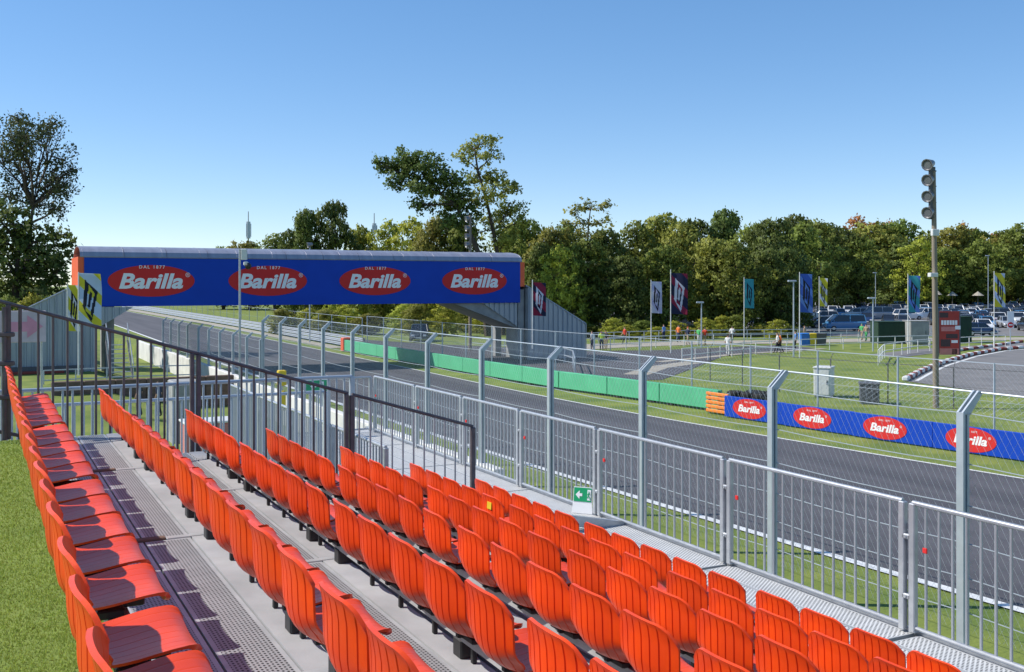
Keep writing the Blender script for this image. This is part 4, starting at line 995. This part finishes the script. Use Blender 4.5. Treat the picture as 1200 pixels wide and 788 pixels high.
for a in [  # low line beyond the bridge
    (262, 289, 26, 230, 'mid'), (292, 284, 26, 225, 'olive'), (322, 276, 26, 210, 'mid'), (345, 268, 24, 200, 'dark'), (358, 246, 22, 170, 'dark'), (390, 235, 24, 172, 'dark'),
    (425, 266, 26, 180, 'olive'), (455, 262, 26, 175, 'yellow'), (484, 258, 28, 165, 'yellow'), (512, 255, 30, 150, 'olive'), (540, 262, 30, 150, 'mid'), (600, 262, 34, 150, 'olive'),
    (400, 300, 20, 135, 'yellow'), (446, 300, 22, 138, 'olive'), (500, 300, 24, 130, 'yellow'), (545, 300, 24, 128, 'mid'), (585, 296, 26, 125, 'olive'),
    (618, 258, 28, 140, 'mid'), (645, 268, 30, 130, 'olive'), (668, 262, 26, 150, 'mid'), (634, 285, 24, 118, 'dark'),
    # front edge behind the flag poles
    (655, 290, 26, 112, 'yellow'), (688, 280, 32, 116, 'mid'), (712, 268, 34, 122, 'dark'), (745, 262, 32, 132, 'mid'), (735, 300, 28, 112, 'dark'), (772, 252, 36, 140, 'olive'), (800, 262, 30, 134, 'olive'),
    (778, 288, 32, 116, 'mid'), (815, 256, 28, 145, 'dark'), (850, 246, 30, 150, 'dark'), (838, 280, 36, 118, 'olive'), (862, 285, 32, 115, 'mid'), (882, 262, 26, 140, 'mid'), (905, 256, 34, 132, 'dark'), (900, 292, 28, 118, 'dark'), (925, 290, 26, 122, 'dark'),
    (940, 262, 30, 170, 'mid'), (930, 252, 26, 175, 'dark'),
    # behind the car park
    (958, 258, 32, 205, 'mid'), (985, 268, 30, 215, 'dark'), (1010, 254, 26, 260, 'rust'), (1030, 262, 34, 235, 'olive'), (1005, 280, 30, 212, 'mid'), (1052, 258, 30, 240, 'mid'), (1045, 260, 20, 275, 'rust'),
    (1078, 282, 26, 220, 'yellow'), (1092, 272, 26, 260, 'mid'), (1118, 266, 32, 238, 'olive'), (1140, 268, 26, 245, 'mid'), (1132, 262, 16, 285, 'rust'), (1160, 275, 28, 250, 'rust'), (1172, 278, 26, 240, 'olive'),
    (1196, 264, 32, 232, 'mid'), (1225, 268, 32, 240, 'olive'), (1260, 262, 34, 238, 'mid'), (1150, 282, 26, 225, 'mid'), (1060, 285, 28, 226, 'dark'), (1110, 290, 26, 224, 'mid'),
    (975, 262, 28, 250, 'dark'), (1180, 270, 28, 270, 'dark')]:
    wood(*a)
# undergrowth shrubs at the feet of the front trees
for i in range(16):
    u = 640 + i * 19 + tr_.uniform(-6, 6); Z = tr_.uniform(104, 112); b = atd(u, 333, Z); k = 'yellow' if i % 3 else 'mid'
    t = plant_tree(kinds[k][0][0], (b.x, b.y, -.3), tr_.uniform(0, 6), (.30, .30, tr_.uniform(.12, .22)), '%s shrub at the wood edge behind the %s' % ('yellow green' if i % 3 else 'mid green', near_anchor(u)), 'undergrowth shrubs', 'shrub', 'shrub')
for i in range(12):
    u = 330 + i * 27 + tr_.uniform(-8, 8); Z = tr_.uniform(112, 122); b = atd(u, 333, Z); k = 'yellow' if i % 2 else 'olive'
    plant_tree(kinds[k][0][0], (b.x, b.y, -.3), tr_.uniform(0, 6), (.4, .4, tr_.uniform(.2, .33)), '%s shrub seen below the %s' % ('yellow green' if i % 2 else 'olive green', near_anchor(u)), 'shrubs under the footbridge', 'shrub', 'shrub')

# ---- single trees with their own shape, given as lobes in photo pixels at one distance
def px_tree(Z, trunk, lobes, mn, r0, nclump, nleaf, leaf, seed, name, label, depth=.8, clump_r=.5, fill=.12, twigs=6):
    base = atd(trunk[0][0], 333, Z); k = Z / 1200
    L2 = lambda u, v: ((u - trunk[0][0]) * k, EYE - (v - 333) * k)
    rr = random.Random(seed)
    T = [(0, 0, -.3)] + [(L2(u, v)[0], rr.uniform(-.2, .2), L2(u, v)[1]) for u, v in trunk[1:]]
    lb = []
    for u, v, ru, rv in lobes:
        x, z = L2(u, v); lb.append((x, rr.uniform(-1, 1) * depth * ru * k * 1.5, z, ru * k, max(ru, rv) * k * .9, rv * k))
    m, C = lobes_tree(lb, T, r0, nclump, nleaf, leaf, seed, clump_r, fill, twigs)
    t = thing(name, label, 'tree', (base.x, base.y, 0), -TH)
    ob('trunk', m.mesh('trunk', 'bark', True), t); ob('crown', quad_mesh('crown', C[0], leaf, np.random.default_rng(seed), mn, C[1]), t)
    return t
px_tree(112, [(572, 395), (566, 330), (560, 295), (548, 268), (534, 240), (516, 228)],
        [(458, 196, 20, 14), (478, 188, 22, 15), (500, 198, 26, 18), (470, 212, 18, 12), (520, 208, 22, 18), (497, 222, 20, 14), (540, 232, 22, 18), (522, 240, 20, 16), (490, 240, 14, 9), (548, 255, 16, 20), (528, 262, 14, 12), (445, 190, 9, 7), (535, 212, 14, 10)],
        'leaf_dark', .40, 640, 14, .19, 61, 'leaning_tree', 'dark green tree leaning left above the footbridge roof')
px_tree(114, [(590, 395), (585, 310), (578, 270), (570, 235), (560, 200), (556, 175)],
        [(552, 172, 14, 10), (570, 166, 16, 9), (545, 186, 14, 9), (575, 185, 14, 11), (560, 205, 18, 12), (585, 205, 16, 12), (575, 228, 20, 14), (600, 222, 14, 10), (560, 238, 14, 10), (598, 245, 20, 12), (578, 258, 22, 12), (612, 262, 16, 12), (590, 280, 26, 16), (550, 275, 12, 10)],
        'leaf_olive', .28, 620, 12, .17, 62, 'tall_tree', 'tall sparse tree with browning leaves rising beside the leaning tree', clump_r=.45)
px_tree(116, [(692, 395), (690, 330), (688, 290), (690, 262), (692, 245)],
        [(672, 250, 12, 10), (690, 240, 14, 9), (708, 244, 12, 9), (682, 262, 14, 8), (704, 262, 13, 8), (690, 276, 18, 8), (664, 262, 7, 6)],
        'leaf_olive', .18, 170, 7, .18, 63, 'thin_tree', 'thin half bare tree standing out of the wood', clump_r=.4, twigs=7)
px_tree(84, [(30, 400), (30, 330), (34, 285), (36, 262), (38, 240)],
        [(40, 165, 30, 22), (15, 160, 24, 20), (66, 185, 20, 20), (55, 215, 26, 22), (20, 200, 30, 24), (78, 220, 14, 18), (38, 240, 28, 16), (5, 230, 24, 22), (72, 246, 14, 14), (50, 145, 22, 10), (22, 142, 20, 9), (-10, 180, 18, 24), (62, 160, 18, 12), (82, 200, 8, 10), (30, 182, 26, 18)],
        'leaf_feather', .34, 900, 9, .13, 64, 'feathery_tree', 'tall feathery tree with fine upright branches beside the footbridge', clump_r=.5, fill=.1, twigs=14)
px_tree(78, [(18, 400), (18, 350), (20, 320), (22, 290)],
        [(20, 262, 26, 20), (45, 282, 24, 18), (5, 285, 28, 24), (62, 305, 20, 18), (30, 305, 32, 24), (70, 290, 12, 12), (0, 320, 30, 26), (50, 328, 28, 20), (72, 320, 14, 16), (20, 342, 34, 22), (-25, 290, 24, 30), (56, 345, 20, 14), (80, 275, 5, 5), (-5, 250, 18, 14)],
        'leaf_dark', .4, 560, 14, .19, 65, 'dense_tree', 'dense dark tree below the feathery tree beside the footbridge', fill=.4)
for i, (u, Z) in enumerate([(12, 74), (38, 72), (50, 75), (-12, 76)]):
    b = atd(u, 333, Z); plant_tree(kinds['yellow' if i % 2 else 'mid'][0][0], (b.x, b.y, -.3), i, (.32, .32, .42), 'leafy %s bush at the foot of the dense tree' % ('yellow green' if i % 2 else 'mid green'), 'bushes left of the stair enclosure', 'shrub', 'shrub')

# ================================================================= VEHICLES
def car_proto(kind, mn):
    """length along x (front at -x); returns Empty with parts"""
    sp = dict(hatch=(4.1, .86, .92, 1.48, (-1.15, -.45, 1.35, 1.95)), suv=(4.5, .92, 1.05, 1.70, (-1.05, -.35, 1.75, 2.12)), sedan=(4.6, .90, .92, 1.45, (-1.0, -.25, 1.0, 1.7)),
              van=(4.95, .96, 1.15, 1.98, (-1.95, -1.05, 2.25, 2.42)), pickup=(5.2, .94, 1.10, 1.80, (-1.05, -.4, .85, 1.05)))[kind]
    L, hw, zb, zr, (g0, g1, g2, g3) = sp; h = L / 2
    t = thing('parked_car', 'x', 'car'); m = MB()
    def ring(x, w_, z0, z1):
        return [(x, -w_ * .93, z0), (x, -w_, z0 + (z1 - z0) * .35), (x, -w_ * .98, z1 - .10), (x, -w_ * .88, z1), (x, w_ * .88, z1), (x, w_ * .98, z1 - .10), (x, w_, z0 + (z1 - z0) * .35), (x, w_ * .93, z0)]
    nose = zb - (.28 if kind in ('hatch', 'sedan') else .2)
    m.loft([ring(-h, hw * .8, .34, nose - .18), ring(-h + .12, hw * .93, .26, nose - .04), ring(-h + .5, hw, .24, nose + .02), ring(g0, hw, .24, zb - .02), ring(g3 if kind != 'pickup' else g3, hw, .24, zb), ring(h - .35, hw, .24, zb - .02), ring(h - .08, hw * .95, .28, zb - .08), ring(h, hw * .86, .36, zb - .25)])
    bo = ob('body', m.mesh('body', mn, True), t)
    tw = hw * .74
    roof = MB().loft([[(g1 - .02, -tw, zr - .05), (g1 + .15, -tw * .93, zr), (g1 + .15, tw * .93, zr), (g1 - .02, tw, zr - .05)], [(g2 + .02, -tw, zr - .05), (g2 - .15, -tw * .93, zr), (g2 - .15, tw * .93, zr), (g2 + .02, tw, zr - .05)]])
    for s_ in (-1, 1):
        for (xa, xb) in ((g0, g1), ((g1 + g2) / 2 - .15, (g1 + g2) / 2 - .1), (g3, g2)):
            roof.tube([(xa, s_ * hw * .90, zb - .04), (xb, s_ * tw, zr - .03)], .05, 4)
    ob('roof', roof.mesh('roof', mn), t)
    gl = MB().loft([[(g0 + .04, -hw * .86, zb - .02), (g3 - .04, -hw * .86, zb - .02), (g3 - .04, hw * .86, zb - .02), (g0 + .04, hw * .86, zb - .02)], [(g1 + .02, -tw * .98, zr - .06), (g2 - .02, -tw * .98, zr - .06), (g2 - .02, tw * .98, zr - .06), (g1 + .02, tw * .98, zr - .06)]])
    ob('windows', gl.mesh('windows', 'car_glass'), t)
    for xx in (-h + .85, h - .85):
        for s_ in (-1, 1):
            wme = MB().tube([(0, -.11, 0), (0, .11, 0)], .33, 14).mesh('wheel', 'tyre')
            wo = ob('wheel', wme, t, (xx, s_ * (hw - .08), .33)); ob('rim', MB().tube([(0, s_ * .10, 0), (0, s_ * .125, 0)], .2, 10).mesh('rim', 'rim'), wo)
    for s_ in (-1, 1):
        ob('headlight', MB().bevbox(-h - .005, -h + .2, s_ * hw * .62 - .17, s_ * hw * .62 + .17, nose - .30, nose - .12, .03).mesh('headlight', 'lamp_clear'), t)
        ob('taillight', MB().bevbox(h - .15, h + .01, s_ * hw * .68 - .12, s_ * hw * .68 + .12, zb - .42, zb - .2, .03).mesh('taillight', 'lamp_red'), t)
        ob('mirror', MB().bevbox(g0 + .25, g0 + .4, s_ * (hw + .1) - .09, s_ * (hw + .1) + .09, zb, zb + .14, .03).mesh('mirror', mn), t)
    ob('bumper', MB().bevbox(-h - .03, -h + .1, -hw * .72, hw * .72, .3, .5, .03).mesh('bumper', 'black'), t)
    ob('number_plate', MB().box(-h - .045, -h - .032, -.26, .26, .38, .48).mesh('number_plate', 'white_vinyl'), t)
    return t
PROT = {}; FAR = {}
def car_far(kind, colr, loc, rz, label, group):
    k = (kind, colr)
    if k not in FAR:
        if k not in PROT: car(kind, colr, loc, rz, label, group); return
        V = []; F = []; MI = []; ms = []
        for ch in PROT[k].children:
            if ch.name.split('.')[0] in ('rim', 'bumper', 'number_plate'): continue
            mn = ch.data.materials[0]
            if mn not in ms: ms.append(mn)
            o_ = len(V); V += [tuple(v.co + ch.location) for v in ch.data.vertices]
            for p in ch.data.polygons: F.append(tuple(i + o_ for i in p.vertices)); MI.append(ms.index(mn))
        me = bpy.data.meshes.new('parked_car'); me.from_pydata(V, [], F); me.polygons.foreach_set('material_index', MI)
        for q in ms: me.materials.append(q)
        me.shade_smooth(); me.set_sharp_from_angle(angle=R(35)); FAR[k] = me
    tag(ob('parked_car', FAR[k], None, loc, (0, 0, rz)), label, {'van': 'van', 'pickup': 'pick-up'}.get(kind, 'car'), group)
def car(kind, colr, loc, rz, label, group=None):
    k = (kind, colr)
    if k not in PROT:
        t = PROT[k] = car_proto(kind, 'car_' + colr)
        t.location = loc; t.rotation_euler = (0, 0, rz)
    else: t = dup(PROT[k], loc, rz)
    t['label'] = label; t['category'] = {'van': 'van', 'pickup': 'pick-up'}.get(kind, 'car')
    if group: t['group'] = group
    elif 'group' in t: del t['group']
    return t
FACE = -TH + R(18)
def car_px(kind, colr, u, vb, da, label):
    b = atz(u, vb); car(kind, colr, (b.x, b.y, .01), FACE + da, label)
car_px('van', 'blue', 989, 388, -.25, 'light blue van parked nearest the litter bins')
car_px('hatch', 'dark', 966, 385, -.35, 'dark small car beside the light blue van')
car_px('suv', 'silver', 965, 378, -.4, 'silver off-roader behind the dark small car')
car_px('van', 'silver', 1028, 374, -.1, 'silver grey van behind the light blue van')
car_px('suv', 'white', 1003, 373, -.45, 'white off-roader between two vans')
car_px('suv', 'white', 1064, 375, 3.0, 'white off-roader beside the teal flag')
car_px('pickup', 'white', 1084, 374, -.15, 'white double cab pick-up behind the timber floodlight pole')
car_px('hatch', 'navy', 1145, 394, 3.0, 'dark blue patrol car with pale stripe beside the red poster')
car_px('suv', 'grey', 1135, 383, .1, 'grey off-roader behind the dark blue patrol car')
car_px('hatch', 'blue', 1118, 368, -.2, 'bright blue hatchback behind the red poster')
for kd, cl, u_, v_, a_, lb in [('sedan', 'dark', 1042, 381, 1.0, 'black saloon behind the green container'), ('suv', 'navy', 1016, 380, .9, 'navy off-roader just right of the light blue van'), ('hatch', 'grey', 1058, 382, 1.1, 'grey hatchback behind the grey utility cabinet'), ('suv', 'dark', 1097, 381, 1.0, 'black off-roader next to the timber floodlight pole'), ('hatch', 'silver', 1108, 386, 1.1, 'silver hatchback half hidden by the red poster'), ('suv', 'dark', 948, 381, .6, 'black off-roader behind the yellow and white flag')]:
    car_px(kd, cl, u_, v_, a_, lb)
car_px('van', 'white', 626, 396, 1.2, 'white van parked under the footbridge')
car_px('suv', 'dark', 492, 400, 1.3, 'dark car parked behind the green barrier')
cr = random.Random(21); names = {'hatch': 'hatchback', 'suv': 'off-roader', 'sedan': 'saloon', 'van': 'van', 'pickup': 'pick-up'}
cn = {'dark': 'black', 'navy': 'navy blue', 'grey': 'grey', 'white': 'white', 'silver': 'silver', 'blue': 'blue', 'red': 'red'}
Z = 124.0
while Z < 290:
    v = 333 + EYE * 1200 / Z; u0 = 1150 if Z < 132 else 1098 if Z < 152 else 944 - (Z - 150) * .2; u1 = 1225; gap = 2.75
    u = u0 + cr.uniform(0, 10)
    while u < u1:
        kind = cr.choices(['hatch', 'suv', 'sedan', 'van', 'pickup'], [4, 4, 3, 1.0, .4])[0]
        colr = cr.choices(['dark', 'navy', 'grey', 'white', 'silver', 'blue', 'red'], [4, 4, 2.6, 4, 3.2, 1.6, .2])[0]
        if not (Z < 176 and 940 < u < 1108) and cr.random() > .06:
            b = atz(u, v + cr.uniform(-.15, .15)); row = 'front rows' if Z < 200 else 'rear rows'
            (car if Z < 165 else car_far)(kind, colr, (b.x, b.y, .01), FACE + R(62) + cr.uniform(-.06, .06) + (math.pi if cr.random() < .4 else 0), '%s %s in the %s of the packed car park' % (cn[colr], names[kind], row), '%s %ss in the %s of the car park' % (cn[colr], names[kind], row))
        u += gap * 1200 / Z * cr.uniform(.95, 1.12)
    Z += 10.5
for i in range(24):
    u = 640 + i * 12.3 + cr.uniform(-3, 3); b = atd(u, 333, 126 + cr.uniform(-2, 2)); kind = cr.choice(['hatch', 'suv', 'sedan']); colr = cr.choice(['dark', 'white', 'silver', 'navy', 'grey', 'blue'])
    car_far(kind, colr, (b.x, b.y, .01), FACE + R(80), '%s %s half hidden under the wood behind the %s' % (cn[colr], names[kind], near_anchor(u)), 'cars half hidden under the wood')
# parasols at the back of the car park
for u, v, w_ in [(1116, 345, 6.5), (1099, 344, 5), (1146, 345, 7)]:
    b = atd(u, 357, 215); t = thing('parasol', 'pale parasol at the back of the car park', 'parasol', (b.x, b.y, 0), 0, 'pale parasols behind the cars')
    zt2 = EYE - (v - 333) * 215 / 1200 + .6
    n = 10; r0 = w_ * 215 / 1200
    ob('canopy', MB().loft([[(r0 * q * math.cos(2 * math.pi * i / n), r0 * q * math.sin(2 * math.pi * i / n), zt2 - .9 * q) for i in range(n)] for q in (.03, .5, 1)]).mesh('canopy', 'gravel_path'), t)
    ob('pole', MB().tube([(0, 0, 0), (0, 0, zt2)], .06, 6).mesh('pole', 'pole_wood'), t)

# ================================================================= PEOPLE (small, far off)
def body_mesh(walk):
    J = [((0, 0, .95), .15), ((0, 0, 1.15), .135), ((0, 0, 1.38), .16), ((0, 0, 1.50), .06), ((0, .02, 1.60), .085), ((0, .02, 1.72), .085)]
    E = [(0, 1), (1, 2), (2, 3), (3, 4), (4, 5)]
    def chain(root, pts):
        p = root
        for q in pts: J.append(q); E.append((p, len(J) - 1)); p = len(J) - 1
    a = .26 if walk else .02
    for s_, f in ((-1, a), (1, -a)):
        chain(0, [((s_ * .10, 0, .86), .10), ((s_ * .11, f * .6 + .03, .48), .068), ((s_ * .11, f + (-.06 if f < 0 else 0), .09), .045), ((s_ * .12, f + .14, .04), .04)])
        chain(2, [((s_ * .20, 0, 1.40), .065), ((s_ * .25, -f * .3 - .02, 1.13), .05), ((s_ * .24, -f * .6 + .08, .90), .038), ((s_ * .235, -f * .7 + .12, .80), .035)])
    me = bpy.data.meshes.new('body'); me.from_pydata([j[0] for j in J], E, []); o = bpy.data.objects.new('body', me); col.objects.link(o)
    md = o.modifiers.new('skin', 'SKIN'); 
    if not me.skin_vertices: 
        bpy.context.view_layer.objects.active = o; bpy.ops.mesh.customdata_skin_add()
    for i, j in enumerate(J): me.skin_vertices[0].data[i].radius = (j[1], j[1] * (.72 if 0 <= i < 3 else 1)); me.skin_vertices[0].data[i].use_root = (i == 0)
    o.modifiers.new('sub', 'SUBSURF').levels = 1
    dg = bpy.context.evaluated_depsgraph_get(); r_ = bpy.data.meshes.new_from_object(o.evaluated_get(dg)); bpy.data.objects.remove(o)
    return r_
BM_ = [body_mesh(0), body_mesh(1)]
def person(u, vb, shirt, legs, hair, walk, rz, label, hgt=1.75, base=None, group=None):
    b = base or atz(u, vb); me = BM_[walk].copy(); me.materials.clear()
    for mn in (shirt, legs, 'skin', hair, 'cloth_black'): me.materials.append(MATS[mn])
    for p in me.polygons:
        c = p.center; z = c.z
        mi = 0
        if z < .10: mi = 4
        elif z < .97 and abs(c.x) < .19: mi = 1
        elif z < 1.15 and abs(c.x) > .19: mi = 2
        elif z > 1.66 or (z > 1.56 and c.y < -.02): mi = 3
        elif z > 1.47: mi = 2
        p.material_index = mi
    me.shade_smooth(); o = ob('person', me, None, (b.x, b.y, b.z), (0, 0, rz), (hgt / 1.78,) * 3)
    tag(o, label, 'person', group)
PX = [(694, 411, 'cloth_white', 'cloth_navy', 'hair', 0, .5, 'person in white shirt and dark trousers standing by the stair enclosure'),
      (705, 411, 'cloth_hivis', 'cloth_navy', 'hair', 0, 2.6, 'person in bright yellow vest beside the white shirted person'),
      (710, 410, 'cloth_black', 'cloth_tan', 'hair', 0, 2.0, 'person in dark top behind the yellow vest'),
      (732, 404, 'cloth_red', 'cloth_black', 'hair', 1, 1.4, 'person in red top walking left of the white flag'),
      (778, 400, 'cloth_blue', 'cloth_navy', 'hair', 0, .3, 'person in light blue shirt between the two flags'),
      (795, 401, 'cloth_orange', 'cloth_navy', 'hair', 1, -1.5, 'person in orange top just right of the navy and maroon flag'),
      (806, 404, 'cloth_navy', 'cloth_tan', 'cloth_red', 1, -1.5, 'person in navy top and red cap on the footpath'),
      (819, 405, 'cloth_green', 'cloth_white', 'hair', 0, -1.3, 'person in green top and white trousers on the footpath'),
      (826, 405, 'cloth_red', 'cloth_tan', 'hair', 1, -1.3, 'person in bright red top on the footpath'),
      (858, 403, 'cloth_white', 'cloth_black', 'hair', 1, -1.2, 'person in white shirt walking towards the turquoise flag'),
      (853, 417, 'cloth_white', 'cloth_white', 'hair', 0, -1.2, 'person all in white standing on the access road'),
      (911, 414, 'cloth_white', 'cloth_black', 'hair', 1, 1.0, 'person in white shirt beside the person in orange'),
      (914, 414, 'cloth_orange', 'cloth_black', 'hair', 1, 1.0, 'person in orange jacket on the path near the lamp post'),
      (932, 411, 'cloth_blue', 'cloth_black', 'hair', 0, 1.0, 'person in blue top behind the lamp post by the bins'),
      (943, 402, 'cloth_tan', 'cloth_black', 'hair', 0, 0.5, 'person in brown top behind the blue bin'),
      (1010, 399, 'cloth_green', 'cloth_tan', 'cloth_green', 1, 1.8, 'person in green top and green cap passing the light blue van'),
      (1015, 400, 'cloth_tan', 'cloth_green', 'hair', 1, 1.8, 'person in beige top and green trousers passing the light blue van')]
for q in PX: person(*q)
for u, s_ in ((163, 'cloth_black'), (186, 'cloth_navy')):
    b = aty(u, 440, 50); b.z = gz(b.x, 50); person(0, 0, s_, 'cloth_black', 'hair', 0, 1.0, 'person in %s seen through the handrail near the track wall' % ('black' if s_ == 'cloth_black' else 'dark blue'), base=b)
